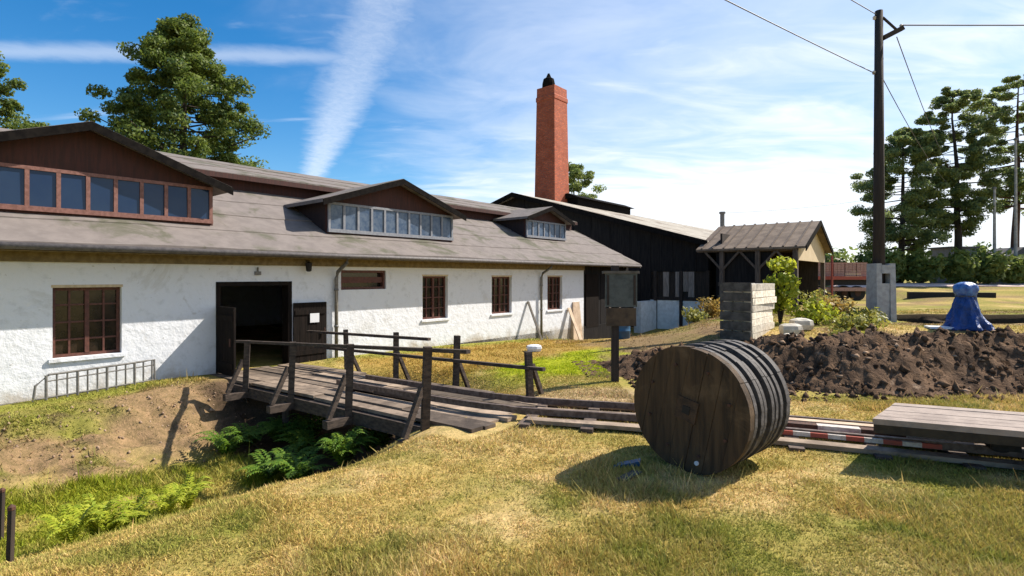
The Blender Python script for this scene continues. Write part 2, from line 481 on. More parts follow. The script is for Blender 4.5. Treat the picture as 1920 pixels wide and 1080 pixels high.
class MB:
    def __init__(self):
        self.v, self.f, self.uv = [], [], {}

    def add(self, vs, fs):
        b = len(self.v)
        self.v += [tuple(map(float, p)) for p in vs]
        self.f += [tuple(i + b for i in q) for q in fs]
        return self

    def hexa(self, p):   # 8 points: bottom 4 ccw, top 4 ccw
        return self.add(p, [(3, 2, 1, 0), (4, 5, 6, 7), (0, 1, 5, 4), (1, 2, 6, 5), (2, 3, 7, 6), (3, 0, 4, 7)])

    def box(self, a, b):
        (x0, y0, z0), (x1, y1, z1) = a, b
        return self.hexa([(x0, y0, z0), (x1, y0, z0), (x1, y1, z0), (x0, y1, z0), (x0, y0, z1), (x1, y0, z1), (x1, y1, z1), (x0, y1, z1)])

    def sbox(self, s0, s1, n0, n1, z0, z1):   # box in the building's frame
        q = [P(s0, n0, z0), P(s0, n1, z0), P(s1, n1, z0), P(s1, n0, z0)]
        q = q[::-1]
        return self.hexa(q + [(a, b, z1) for a, b, _ in q])

    def bar(self, a, b, w, h, up=(0, 0, 1)):
        a, b = np.array(a, float), np.array(b, float)
        d = b - a
        d = d / np.linalg.norm(d)
        u = np.array(up, float)
        x = np.cross(d, u)
        if np.linalg.norm(x) < 1e-4:
            x = np.cross(d, (1, 0, 0))
        x = x / np.linalg.norm(x)
        y = np.cross(x, d)
        x, y = x * w / 2, y * h / 2
        return self.hexa([a - x - y, a + x - y, b + x - y, b - x - y, a - x + y, a + x + y, b + x + y, b - x + y])

    def tube(self, pts, rad, seg=8, cap=True):
        pts = [np.array(p, float) for p in pts]
        if isinstance(rad, (int, float)):
            rad = [rad] * len(pts)
        base = len(self.v)
        for i, p in enumerate(pts):
            d = pts[min(i + 1, len(pts) - 1)] - pts[max(i - 1, 0)]
            d = d / (np.linalg.norm(d) + 1e-9)
            ref = np.array((0, 0, 1.0)) if abs(d[2]) < .9 else np.array((1.0, 0, 0))
            x = np.cross(d, ref); x /= np.linalg.norm(x)
            y = np.cross(d, x)
            for k in range(seg):
                a = 2 * pi * k / seg
                self.v.append(tuple(p + (x * cos(a) + y * sin(a)) * rad[i]))
        for i in range(len(pts) - 1):
            for k in range(seg):
                a = base + i * seg + k; b = base + i * seg + (k + 1) % seg
                self.f.append((a, a + seg, b + seg, b))
        if cap:
            self.f.append(tuple(base + k for k in range(seg)))
            self.f.append(tuple(base + (len(pts) - 1) * seg + k for k in reversed(range(seg))))
        return self

    def lathe(self, prof, c=(0, 0, 0), seg=24, wob=None):
        base = len(self.v)
        for i, (r, z) in enumerate(prof):
            for k in range(seg):
                a = 2 * pi * k / seg
                rr = r * (wob(a, z) if wob else 1)
                self.v.append((c[0] + rr * cos(a), c[1] + rr * sin(a), c[2] + z))
        for i in range(len(prof) - 1):
            for k in range(seg):
                a = base + i * seg + k; b = base + i * seg + (k + 1) % seg
                self.f.append((a, b, b + seg, a + seg))
        self.f.append(tuple(base + k for k in reversed(range(seg))))
        self.f.append(tuple(base + (len(prof) - 1) * seg + k for k in range(seg)))
        return self

    def prism(self, poly, d):   # polygon of 3d points pushed along the vector d
        k = len(poly)
        poly = [np.array(p, float) for p in poly]
        d = np.array(d, float)
        return self.add(poly + [p + d for p in poly], [tuple(range(k))[::-1], tuple(range(k, 2 * k))] +
                        [(i, (i + 1) % k, (i + 1) % k + k, i + k) for i in range(k)])

    def build(self, name, m, parent=None, base=None, smooth=False):
        me = bpy.data.meshes.new(name)
        org = org_of(parent) if parent is not None else np.array(base if base is not None else (0, 0, 0), float)
        vs = np.array(self.v, float) - org
        me.from_pydata([tuple(p) for p in vs], [], self.f)
        me.materials.append(MATS[m])
        if smooth:
            me.polygons.foreach_set('use_smooth', [True] * len(me.polygons))
        me.update()
        import bmesh
        bm = bmesh.new(); bm.from_mesh(me)
        bmesh.ops.recalc_face_normals(bm, faces=bm.faces)
        bm.to_mesh(me); bm.free()
        o = bpy.data.objects.new(name, me)
        C.objects.link(o)
        if parent is not None:
            o.parent = parent
        else:
            o.location = tuple(org)
        ORG[o.name] = tuple(org)
        return o


def tag(o, label, cat=None, group=None, kind=None):
    if label: o['label'] = label
    if cat: o['category'] = cat
    if group: o['group'] = group
    if kind: o['kind'] = kind
    return o


def thing(name, loc, label, cat, group=None):
    o = bpy.data.objects.new(name, None)
    o.empty_display_size = .2
    C.objects.link(o)
    o.location = loc
    ORG[o.name] = tuple(loc)
    return tag(o, label, cat, group)


def copy_tree(o, parent=None):
    c = o.copy()
    C.objects.link(c)
    ORG[c.name] = ORG.get(o.name, (0, 0, 0))
    if parent is not None:
        c.parent = parent
    for ch in list(o.children):
        copy_tree(ch, c)
    return c


def raw_mesh(name, verts, faces_flat, per, m, parent=None, base=None, cols=None, smooth=False):
    """numpy mesh: faces all of `per` corners"""
    org = org_of(parent) if parent is not None else np.array(base if base is not None else (0, 0, 0), float)
    verts = verts - org
    me = bpy.data.meshes.new(name)
    nf = len(faces_flat) // per
    me.vertices.add(len(verts)); me.vertices.foreach_set('co', verts.astype(np.float32).ravel())
    me.loops.add(len(faces_flat)); me.loops.foreach_set('vertex_index', faces_flat.astype(np.int32))
    me.polygons.add(nf)
    me.polygons.foreach_set('loop_start', np.arange(0, nf * per, per, dtype=np.int32))
    me.polygons.foreach_set('loop_total', np.full(nf, per, dtype=np.int32))
    if smooth:
        me.polygons.foreach_set('use_smooth', np.ones(nf, dtype=bool))
    me.update(calc_edges=True)
    if cols is not None:
        ca = me.color_attributes.new('cover', 'FLOAT_COLOR', 'POINT')
        ca.data.foreach_set('color', np.c_[cols, np.ones(len(cols))].astype(np.float32).ravel())
    me.materials.append(MATS[m])
    o = bpy.data.objects.new(name, me)
    C.objects.link(o)
    if parent is not None:
        o.parent = parent
    else:
        o.location = tuple(org)
    ORG[o.name] = tuple(org)
    return o


# ------------------------------------------------------------------ ground
def cover(x, y):
    """what the ground is made of at (x, y): an albedo"""
    s, n = sn(x, y)
    dry = np.array((.440, .315, .112)); straw = np.array((.545, .390, .180)); green = np.array((.235, .225, .048)); lush = np.array((.330, .355, .016))
    soil = np.array((.275, .180, .105)); sand = np.array((.42, .30, .18)); dark = np.array((.10, .066, .045)); orange = np.array((.37, .235, .06))
    a = fbm(x * 0.75 + 3, y * 1.0, 5)
    b = fbm(x * 2.3 + 40, y * 2.6 + 11, 4)
    gr = np.clip(sst(.46, .66, a) * .55 + sst(.48, .68, b) * .45 - .04, 0, 1)[..., None]
    st = sst(.52, .70, fbm(x * 1.4 + 90, y * 1.7 + 5, 4))[..., None]
    c = dry * (1 - st) + straw * st
    c = c * (1 - gr) + green * gr

    def put(c, col, m):
        return c * (1 - m[..., None]) + col * m[..., None]
    e = (fbm(x * 1.7 + 7, y * 1.7 + 30, 4) - .5)
    left = 1 - sst(-.6, .8, s)
    # trench floor: lush
    tr = sst(2.8, 3.4, n + e * 1.6) * (1 - sst(5.6, 7.4, n + e * 1.2)) * left
    c = put(c, lush * .50 + green * .25, tr * (0.35 + .65 * sst(.36, .58, b)))
    # bank under the wall: bare earth and some green
    bk = sst(.5, 1.2, n + e) * (1 - sst(2.7, 3.3, n + e * 1.6)) * left
    c = put(c, soil, bk * .95)
    c = put(c, green * 1.0, .85 * bk * sst(.50, .64, fbm(x * 1.1 + 2, y * 2.2 + 8, 4)) * sst(-2.2, -4.2, s))
    c = put(c, green * 1.05, bk * sst(-2.6, -4.0, s + e * 2) * (1 - sst(1.5, 2.3, n + e)) * .8)
    c = put(c, dark, bk * sst(.60, .72, fbm(x * 2.6, y * 3.4 + 50, 4)) * .7)
    c = put(c, green * 1.15, (1 - sst(.5, 1.3, n + e * .6)) * sst(-3, -1.5, -np.abs(n)) * left * sst(-1.2, -2.6, s))
    # right of the bridge: orange dry grass by the wall, bright lawn, soil, sand at the track
    rg = sst(1.4, 2.6, s)
    c = put(c, orange, rg * (1 - sst(10, 13, s)) * sst(.2, 1.0, n) * (1 - sst(4.2, 5.6, n + e * 2)) * .9)
    c = put(c, green * 1.2, rg * (1 - sst(12, 15, s)) * (1 - sst(.3, 1.1, n + e)) * sst(-.3, 0, n))
    c = put(c, lush * 1.02, (1 - sst(.75, 1.15, np.sqrt(((s - 5.0) / 2.9) ** 2 + ((n - 6.0) / 1.55) ** 2) + e * .7)) * rg)
    c = put(c, soil * 1.05, sst(9.5, 11.5, s + e * 3) * (1 - sst(7, 8.5, n)) * (1 - sst(21, 23, s)) * sst(.4, 1.2, n) * .85)
    c = put(c, soil * .75, sst(2.0, 3.0, x + e * 2) * (1 - sst(6.5, 7.5, x)) * sst(10.6, 11.6, y + e * 2) * (1 - sst(17, 19, y)) * .92)
    c = put(c, sand, (1 - sst(.6, 1.25, np.sqrt(((x - 1.3) / 2.2) ** 2 + ((y - 8.6) / 1.0) ** 2) + e * .9)) * .9)
    c = put(c, straw, (1 - sst(.5, 1.2, np.sqrt(((x + .4) / 1.1) ** 2 + ((y - 6.5) / .9) ** 2) + e)) * .6)
    # under the bridge
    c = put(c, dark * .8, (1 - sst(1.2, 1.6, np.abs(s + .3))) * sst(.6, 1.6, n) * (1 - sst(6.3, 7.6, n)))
    rough_ = sst(11.5, 13.5, y) * sst(4, 7, x)
    c = put(c, green * .95, rough_ * sst(.42, .62, fbm(x * .55 + 70, y * .8 + 3, 4)) * .8)
    c = put(c, soil * .9, rough_ * sst(.50, .64, fbm(x * .4 + 20, y * .9 + 60, 4)) * .8)
    far = sst(30, 60, y)
    c = put(c, green * .8 + dry * .2, far * .6)
    # the pit
    pit = sst(13.7, 14.2, x) * (1 - sst(22.6, 23.3, x)) * sst(17.9, 18.05, y) * (1 - sst(22.15, 22.4, y))
    c = put(c, dark * .45, pit)
    return c


xs = np.unique(np.round(np.concatenate([np.arange(-14, 9, .11), np.arange(9, 30, .25), np.geomspace(30, 1600, 40), -np.geomspace(14, 1600, 50)]), 3))
ys = np.unique(np.round(np.concatenate([-np.geomspace(2, 1500, 40), np.arange(-2, 2, .4), np.arange(2, 13.5, .11), np.arange(13.5, 24, .2), np.arange(24, 48, 1.0), np.geomspace(48, 1800, 50), np.linspace(17.8, 22.3, 40)]), 3))
XX, YY = np.meshgrid(xs, ys)
ZZ = height(XX, YY)
nv = np.c_[XX.ravel(), YY.ravel(), ZZ.ravel()]
ny, nx = XX.shape
ii = np.arange(ny * nx).reshape(ny, nx)
ff = np.stack([ii[:-1, :-1], ii[:-1, 1:], ii[1:, 1:], ii[1:, :-1]], -1).reshape(-1)
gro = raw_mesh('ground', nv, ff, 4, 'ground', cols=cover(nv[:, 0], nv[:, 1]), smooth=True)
tag(gro, 'ground with dry lawn, trench and earth bank', kind='structure')

rx_, ry_ = np.meshgrid(np.arange(25.5, 75, 1.5), np.linspace(38.6, 43.2, 7))
rv = np.c_[rx_.ravel(), ry_.ravel(), height(rx_, ry_).ravel() + .05 + .02 * np.sin(rx_.ravel())]
ri = np.arange(rx_.size).reshape(rx_.shape)
tag(raw_mesh('road', rv, np.stack([ri[:-1, :-1], ri[:-1, 1:], ri[1:, 1:], ri[1:, :-1]], -1).reshape(-1), 4, 'road_sand'), 'pale sandy road far behind the blue cover', kind='structure')

# ------------------------------------------------------------------ grass (nobody could count the blades)
def make_grass(name, cx, label):
    pts = []
    N = 960000
    # sample by view distance so blades thin out with distance
    yy = 2.6 + 10.5 * RNG.random(N) ** 1.75
    far_ = RNG.random(N) < .30                     # the paler grass further back
    yy = np.where(far_, 8 + 17 * RNG.random(N) ** 1.2, yy)
    xx = (RNG.random(N) * 2.7 - 1.35) * yy * 1.02
    s, n = sn(xx, yy)
    ok = ~((np.abs(s) < 1.35) & (n < 8.6)) & (n > .3)
    bank = (n > 1.0) & (n < 3.3) & (s < -.9)
    ok &= ~bank | (RNG.random(N) < .35 * sst(.46, .64, fbm(xx * 1.1 + 2, yy * 2.2 + 8, 4)) + .04 + .55 * sst(-2.6, -4.0, s) * (1 - sst(1.5, 2.3, n)))
    ok &= ~((yy > 8.9) & (yy < 12.4) & (xx > 2.0))
    ok &= ~((xx > 2.2) & (xx < 7.3) & (yy > 10.6) & (yy < 18.5) & (RNG.random(N) < .8))
    ok &= ~((xx > 13.8) & (yy > 17.7) & (yy < 22.4))
    ok &= ~((s > 19.2) & (n < 7.8))
    thin = fbm(xx * 1.9 + 14, yy * 2.3 + 2, 4)
    ok &= (thin > .38) | (RNG.random(N) < .40)
    xx, yy = xx[ok], yy[ok]
    s, n = s[ok], n[ok]
    k = len(xx)
    zz = height(xx, yy)
    trench = (n > 3.3) & (n < 6.6) & (s < -1.3)
    col = cover(xx, yy)
    clump = fbm(xx * 5 + 3, yy * 5, 3)
    hgt = (.010 + .026 * RNG.random(k)) * (0.55 + 1.2 * clump) * np.where(trench, 2.1, 1) * (1 + .02 * yy) * np.where(RNG.random(k) < .006, 3.0, 1) * (.7 + .9 * sst(.45, .7, fbm(xx * .9 + 5, yy * 1.1, 3)))
    wd = (.0030 + .0011 * yy) * RNG.uniform(.6, 1.4, k)
    ang = RNG.random(k) * 2 * pi
    lean = RNG.normal(0, .55, (k, 2)) * hgt[:, None]
    base = np.c_[xx, yy, zz - .004]
    side = np.c_[np.cos(ang), np.sin(ang), np.zeros(k)] * wd[:, None] / 2 * 1.6
    tip = base + np.c_[lean, hgt]
    V = np.stack([base - side, base + side, tip], 1).reshape(-1, 3)
    F = np.arange(3 * k)
    j = (.84 + .54 * RNG.random(k))[:, None]
    tint = np.where((RNG.random(k) < .30)[:, None], np.array((1.20, 1.12, 1.15)), np.array((.92, 1.02, .80)))
    cc = np.clip(col * j * tint, 0, .75)
    cols = np.repeat(cc, 3, 0)
    o = raw_mesh(name, V, F, 3, 'grass_blade', cols=cols)
    return tag(o, label, 'grass', kind='stuff')


make_grass('grass', 0, 'short half dried grass covering the foreground slope')

# ------------------------------------------------------------------ the long whitewashed workshop
S0, S1 = -10.0, 19.3
bld = thing('whitewashed_workshop', P(0, -3, H(*P(0, .2, 0)[:2])),
            'long low whitewashed workshop with grey felt roof and three brown gabled dormers', 'workshop')
openings = [(-3.76, -2.67, .43, 1.78), (-.86, .97, -2, 1.87), (2.40, 3.92, 1.62, 2.17), (5.34, 6.44, .60, 2.0), (8.64, 9.78, .60, 1.98), (12.1, 13.18, .58, 1.98)]
wall = MB()
cuts = sorted(set([S0, 14.9] + [o[0] for o in openings] + [o[1] for o in openings]))
for a, b in zip(cuts, cuts[1:]):
    op = [o for o in openings if o[0] <= a and o[1] >= b]
    if not op:
        wall.sbox(a, b, -.45, 0, -2.0, 2.72)
    else:
        _, _, z0, z1 = op[0]
        if z0 > -1.9:
            wall.sbox(a, b, -.45, 0, -2.0, z0)
        wall.sbox(a, b, -.45, 0, z1, 2.72)
wall.sbox(14.9, S1 - .1, -.45, -.02, -2.0, -.38)          # plinth under the boarded end
wall.sbox(S0, S1 - .1, -12.4, -12.0, -2, 2.72)
wall.sbox(S0, S0 + .4, -12.0, -.45, -2, 2.72)
for sE, in ((S0,), (S1 - .5,)):
    wall.prism([P(sE, -.46, 2.72), P(sE, -3.4, 4.30), P(sE, -6.2, 5.3), P(sE, -12.0, 2.72)], np.array(P(.4, 0, 0)) - np.array(P(0, 0, 0)))
wall.build('wall', 'plaster', bld)
fl = MB(); fl.sbox(S0 + .4, S1 - .6, -11.9, -.0, -2.2, -.30)
fl.build('floor', 'tar_board', bld)  # black colour stands in for the deep shade inside the doorway
co = MB(); co.sbox(S0, 14.88, .002, .07, 2.27, 2.63); co.build('cornice_glow', 'cornice_glow', bld)  # timber board, deepened to cover the painted bounce glow under the eave
# small eyebrow lintels above openings
bw = MB()
for k in range(11):
    s_ = 14.92 + k * .4
    bw.sbox(s_, s_ + .385, -.30, -.06 - .012 * (k % 2), -.375, 2.62)
bw.build('boarded_wall', 'tar_board', bld)
en = MB(); en.sbox(S1 - .45, S1 - .1, -11.99, -.31, -.375, 2.7); en.build('end_wall', 'tar_board', bld)
def felt_slope(na, za, nb, zb, sa, sb, courses, th=.12, wave=.014, seed=1):
    """roof slope laid in lapped felt courses with a slight sag"""
    rr = random.Random(seed)
    m_ = MB()
    step = .9
    cols = int((sb - sa) / step)
    for c in range(courses):
        t0, t1 = c / courses, (c + 1) / courses + (.02 if c < courses - 1 else 0)
        n0, n1 = na + (nb - na) * t0, na + (nb - na) * t1
        z0, z1 = za + (zb - za) * t0 + .026, za + (zb - za) * t1
        vs, fs = [], []
        for k in range(cols + 1):
            s_ = sa + (sb - sa) * k / cols
            wv = lambda q: wave * (sin(s_ * .9 + q * 3 + seed) + sin(s_ * 2.3 + q * 5 + seed * 2) * .6)
            e = rr.uniform(-.008, .008)
            vs += [P(s_, n0, z0 + wv(t0) - th), P(s_, n0 + e, z0 + wv(t0)), P(s_, n1, z1 + wv(t1)), P(s_, n1, z1 + wv(t1) - th)]
        for k in range(cols):
            b = k * 4
            for q in range(4):
                fs.append((b + q, b + (q + 1) % 4, b + 4 + (q + 1) % 4, b + 4 + q))
        fs += [(0, 1, 2, 3), tuple(len(vs) - 4 + q for q in (3, 2, 1, 0))]
        m_.add(vs, fs)
    return m_


felt_slope(.62, 2.60, -3.42, 4.58, S0 - .4, S1, 4, seed=3).build('lower_roof', 'felt_roof', bld)
sf = MB()
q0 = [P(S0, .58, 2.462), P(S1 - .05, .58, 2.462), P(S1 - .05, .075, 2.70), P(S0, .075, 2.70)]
sf.prism(q0, (0, 0, -.02)); sf.build('soffit', 'cornice_glow', bld)
gu = MB(); gu.tube([P(S0 - .4, .655, 2.535), P(S1, .655, 2.52)], .062, 8); gu.build('gutter', 'gutter', bld, smooth=True)
up = felt_slope(-3.08, 5.0, -6.2, 5.93, S0 - .4, S1 - .2, 3, seed=5)
u2_ = felt_slope(-12.9, 2.62, -6.2, 5.925, S0 - .4, S1 - .2, 5, seed=6)
up.add(u2_.v, u2_.f)
up.build('upper_roof', 'felt_roof', bld)
mo = MB(); mo.sbox(S0, S1 - .3, -3.5, -3.4, 4.3, 4.95); mo.sbox(S0 - .38, S1 - .22, -3.10, -3.05, 4.84, 4.985); mo.build('monitor_band', 'gable_board', bld)
vb = MB()
vb.hexa([P(S1, .62, 2.42), P(S1 + .05, .62, 2.42), P(S1 + .05, -3.42, 4.40), P(S1, -3.42, 4.40),
         P(S1, .62, 2.61), P(S1 + .05, .62, 2.61), P(S1 + .05, -3.42, 4.59), P(S1, -3.42, 4.59)])
vb.build('bargeboard', 'felt_roof', bld)


def wall_window(s0, s1, z0, z1, cols, rows, m='window_brown', mid=False):
    f = MB()
    t = .06
    n0, n1 = -.20, -.12
    f.sbox(s0, s0 + t, n0, n1, z0, z1); f.sbox(s1 - t, s1, n0, n1, z0, z1)
    f.sbox(s0 + t, s1 - t, n0, n1, z0, z0 + t); f.sbox(s0 + t, s1 - t, n0, n1, z1 - t, z1)
    for i in range(1, cols):
        c = s0 + (s1 - s0) * i / cols
        h = .035 if (mid and i == cols // 2) else .016
        f.sbox(c - h, c + h, n0 + .01, n1 + (.01 if h > .02 else -.01), z0 + t, z1 - t)
    for j in range(1, rows):
        c = z0 + (z1 - z0) * j / rows
        f.sbox(s0 + t, s1 - t, n0 + .012, n1 - .013, c - .016, c + .016)
    fo = f.build('window', m, bld)
    p = MB(); p.sbox(s0 + .02, s1 - .02, -.19, -.17, z0 + .02, z1 - .02); p.build('pane', 'glass_dark', fo)
    li = MB(); li.sbox(s0 - .02, s1 + .02, -.10, .006, z1 + .002, z1 + .055); li.build('lintel', 'cream_board', fo)
    si = MB(); si.sbox(s0 - .06, s1 + .06, -.118, .05, z0 - .07, z0 - .003); si.build('sill', 'plaster', fo)
    return fo


wall_window(-3.76, -2.67, .43, 1.78, 4, 4, mid=True)
wall_window(5.34, 6.44, .60, 2.0, 4, 4, mid=True)
wall_window(8.64, 9.78, .60, 1.98, 4, 4, mid=True)
wall_window(12.1, 13.18, .58, 1.98, 4, 4, mid=True)
# shuttered vent
f = MB(); s0, s1, z0, z1 = 2.40, 3.92, 1.62, 2.17
f.sbox(s0, s0 + .07, -.2, -.06, z0, z1); f.sbox(s1 - .07, s1, -.2, -.06, z0, z1); f.sbox(s0 + .07, s1 - .07, -.2, -.06, z1 - .07, z1); f.sbox(s0 + .07, s1 - .07, -.2, -.06, z0, z0 + .07)
f.sbox(s0 + .07, s1 - .07, -.18, -.10, z0 + .19, z1 - .19)
vo = f.build('vent_window', 'window_brown', bld)
p = MB(); p.sbox(s0 + .01, s1 - .01, -.25, -.205, z0 + .01, z1 - .01); p.build('pane', 'glass_dark', vo)
# doorway: dark timber frame, lintel, two half-height leaves swung out
f = MB(); f.sbox(-.86, -.76, -.3, .015, -.3, 1.87); f.sbox(.87, .97, -.3, .015, -.3, 1.87); f.sbox(-.76, .87, -.3, .015, 1.77, 1.87)
f.build('door_frame', 'door_wood', bld)
dl = MB()
for k in range(6):
    dl.sbox(.99 + k * .155, .99 + k * .155 + .148, .03, .075, -.24, 1.31)
dl.sbox(1.02, 1.88, .076, .10, -.05, .07); dl.sbox(1.02, 1.88, .076, .10, 1.0, 1.12)
d = dl.build('door_leaf', 'door_wood', bld)
no = MB(); no.sbox(1.42, 1.68, .102, .108, .78, 1.02); no.build('notice', 'paper', d)
ha = MB(); ha.bar(P(1.82, .13, .45), P(1.82, .13, .62), .03, .03); ha.build('handle', 'rust_iron', d)
dl = MB()
for k in range(6):
    dl.sbox(-.855, -.81, .03 + k * .155, .03 + k * .155 + .148, -.22, 1.31)
dl.sbox(-.88, -.856, .06, .92, -.05, .07); dl.sbox(-.88, -.856, .06, .92, 1.0, 1.12)
d = dl.build('door_leaf', 'door_wood', bld)
ha = MB(); ha.bar(P(-.90, .86, .45), P(-.90, .86, .62), .03, .03); ha.build('handle', 'rust_iron', d)
# downpipes
for (s_, zb) in ((2.2, -.25), (11.56, -.52)):
    dp = MB(); dp.tube([P(s_, .66, 2.50), P(s_, .60, 2.36), P(s_, .16, 2.12), P(s_, .09, 1.95), P(s_, .09, zb)], .05, 8)
    for zc_ in (1.6, .6):
        dp.tube([P(s_, .09, zc_), P(s_, .09, zc_ + .06)], .064, 8)
    dp.build('downpipe', 'galv', bld, smooth=True)
# plaster scars: pale buttress beside the boarded end
bt = MB(); bt.hexa([P(13.75, 0, -1.2), P(13.75, .22, -1.2), P(14.55, .22, -1.2), P(14.55, 0, -1.2), P(13.95, .003, .85), P(13.95, .06, .85), P(14.45, .06, .85), P(14.45, .003, .85)])
bt.build('buttress', 'tan_plank', bld)
# door and window in the boarded end
f = MB(); f.sbox(15.1, 16.2, -.055, .01, -.38, 2.1)
f.build('side_door', 'door_wood', bld)
f = MB(); f.sbox(17.2, 18.4, -.05, .01, .4, 1.6); fo = f.build('window', 'old_board', bld)
p = MB(); p.sbox(17.3, 18.3, .012, .018, .5, 1.5); p.build('pane', 'glass_dark', fo)


def dormer(sa, sb, nf, za, ze, zb, npane, wz0, wz1, glass, paint, over=.32):
    mid = (sa + sb) / 2
    k = (za - ze) / (mid - sa)
    rise = .12
    # boarded front
    fr = MB()
    fr.prism([P(sa, nf, zb - .3), P(sb, nf, zb - .3), P(sb, nf, ze), P(mid, nf, za), P(sa, nf, ze)], np.array(P(0, -.08, 0)) - np.array(P(0, 0, 0)))
    do = fr.build('dormer', 'gable_board', bld)
    # cheeks
    def roof_n(z): return .62 - (z - 2.60) / .49
    for s_, e in ((sa, 1), (sb, -1)):
        ck = MB()
        ck.prism([P(s_, nf - .081, zb - .3), P(s_, nf - .081, ze), P(s_, roof_n(ze) - .3, ze), P(s_, roof_n(zb) - .6, zb - .3)], np.array(P(.07 * e, 0, 0)) - np.array(P(0, 0, 0)))
        ck.build('cheek', 'cheek_board', do)
    zr = za + rise
    zeo = ze - k * over + rise
    rf = MB()
    for sg, s_ in ((-1, sa - over), (1, sb + over)):
        n_f = nf + .35
        nb_e, nb_r = roof_n(zeo) - .05, min(roof_n(zr), -3.05) - .25
        nb_e = max(nb_e, -3.3)
        nb_r = max(nb_r, -4.2)
        T = .10
        rf.hexa([P(s_, n_f, zeo - T), P(mid, n_f, zr - T), P(mid, nb_r, zr - T), P(s_, nb_e, zeo - T),
                 P(s_, n_f, zeo), P(mid, n_f, zr), P(mid, nb_r, zr), P(s_, nb_e, zeo)])
    rf.build('dormer_roof', 'felt_roof', do)
    bgd = MB()
    for s_ in (sa - over, sb + over):
        n_f = nf + .352
        bgd.hexa([P(s_, n_f, zeo - .19), P(mid, n_f, zr - .19), P(mid, n_f + .03, zr - .19), P(s_, n_f + .03, zeo - .19),
                  P(s_, n_f, zeo - .012), P(mid, n_f, zr - .012), P(mid, n_f + .03, zr - .012), P(s_, n_f + .03, zeo - .012)])
    bgd.build('bargeboard', 'verge', do)
    # window strip
    fm = MB()
    t = .05
    n0, n1 = nf + .005, nf + .06
    fm.sbox(sa + .02, sb - .02, n0, n1 + .02, wz0 - .10, wz0)
    fm.sbox(sa + .02, sb - .02, n0, n1, wz1, wz1 + .07)
    for i in range(npane + 1):
        c = sa + .06 + (sb - sa - .12) * i / npane
        fm.sbox(c - t / 2 - .01, c + t / 2 + .01, n0, n1 - .002, wz0, wz1)
    fm.build('window_frame', paint, do)
    for i in range(npane):
        c0 = sa + .06 + (sb - sa - .12) * i / npane + t / 2 + .012
        c1 = sa + .06 + (sb - sa - .12) * (i + 1) / npane - t / 2 - .012
        pn = MB(); e1, e2 = random.uniform(0, .016), random.uniform(0, .016)
        pn.hexa([P(c1, nf + .002, wz0), P(c0, nf + .002, wz0), P(c0, nf + .02 + e1, wz0), P(c1, nf + .02 + e2, wz0), P(c1, nf + .002, wz1), P(c0, nf + .002, wz1), P(c0, nf + .03 - e2, wz1), P(c1, nf + .03 - e1, wz1)])
        pn.build('pane', glass, do)
    return do


def s_at(Y, n):     # s of the point of depth Y on the line n
    return (Y - 13 + .643 * n) / .766


dormer(s_at(9.16, -.6), s_at(12.85, -.6), -.6, 5.02, 4.14, 3.19, 10, 3.36, 4.06, 'glass_blue', 'window_paint')
dormer(s_at(15.16, -.6), s_at(18.92, -.6), -.6, 4.96, 4.14, 3.19, 10, 3.36, 4.06, 'glass_milky', 'grey_paint')
dormer(s_at(23.7, -1.6), s_at(26.1, -1.6), -1.6, 5.12, 4.60, 3.69, 7, 3.84, 4.46, 'glass_milky', 'grey_paint', .28)

# lamp under the eave and the small bracket by the door
lp = thing('wall_lamp', P(1.33, .2, 2.14), 'small dark lantern hanging under the eave right of the door', 'lamp')
a = MB(); a.bar(P(1.33, .0, 2.40), P(1.33, .22, 2.40), .03, .03); a.build('bracket', 'black_iron', lp)
a = MB(); a.lathe([(.02, .24), (.10, .20), (.085, .19), (.07, .0), (.03, -.02)][::-1], P(1.33, .2, 2.14), 10); a.build('lantern', 'black_iron', lp)
sk = MB(); sk.sbox(.02, .16, .003, .06, 2.03, 2.12); sk.bar(P(.09, .03, 2.12), P(.09, .03, 2.22), .03, .03)
tag(sk.build('wall_bracket', 'galv', base=P(.09, .03, 2.03)), 'tiny grey bracket on the wall above the dark doorway', 'bracket')

# planks leaning on the wall
lpk = MB(); lpk.bar(P(10.7, .75, H(*P(10.7, .75, 0)[:2])), P(10.75, .03, 1.0), .12, .03, up=tuple(np.array(P(0, 1, 0)) - np.array(P(0, 0, 0))))
tag(lpk.build('leaning_plank', 'stack_wood', base=P(10.7, .75, -.5)), 'narrow grey plank leaning on the white wall left of the right downpipe', 'plank')
lpk = MB(); lpk.bar(P(13.6, .7, H(*P(13.6, .7, 0)[:2])), P(13.62, .05, .62), .22, .035, up=tuple(np.array(P(0, 1, 0)) - np.array(P(0, 0, 0))))
tag(lpk.build('leaning_plank', 'tan_plank', base=P(13.6, .7, -.9)), 'broad tan board leaning on the wall beside the dark boarded end', 'plank')

# low metal railing on the ground along the wall, left
rl0, rl1 = -4.08, -2.18
rail = thing('low_railing', P(-3.1, .3, H(*P(-3.1, .3, 0)[:2])), 'low grey metal railing along the wall below the big left window', 'railing')
a = MB(); pts_t = []
for k in range(9):
    s_ = rl0 + .22 + (rl1 - rl0 - .22) * k / 8
    pts_t.append(P(s_, .3, H(*P(s_, .3, 0)[:2]) + .47))
pts_t = [P(rl0, .3, H(*P(rl0, .3, 0)[:2]) + .02), P(rl0 + .03, .3, H(*P(rl0, .3, 0)[:2]) + .30)] + pts_t + [P(rl1 + .01, .3, H(*P(rl1, .3, 0)[:2]) + .01)]
a.tube(pts_t, .022, 6); a.build('top_rail', 'galv', rail)
a = MB(); a.tube([P(rl0, .3, H(*P(rl0, .3, 0)[:2]) + .05), P(rl1, .3, H(*P(rl1, .3, 0)[:2]) + .05)], .018, 6)
a.tube([P(rl0 + .2, .3, H(*P(rl0, .3, 0)[:2]) + .36), P(rl1, .3, H(*P(rl1, .3, 0)[:2]) + .36)], .014, 6); a.build('lower_rail', 'galv', rail)
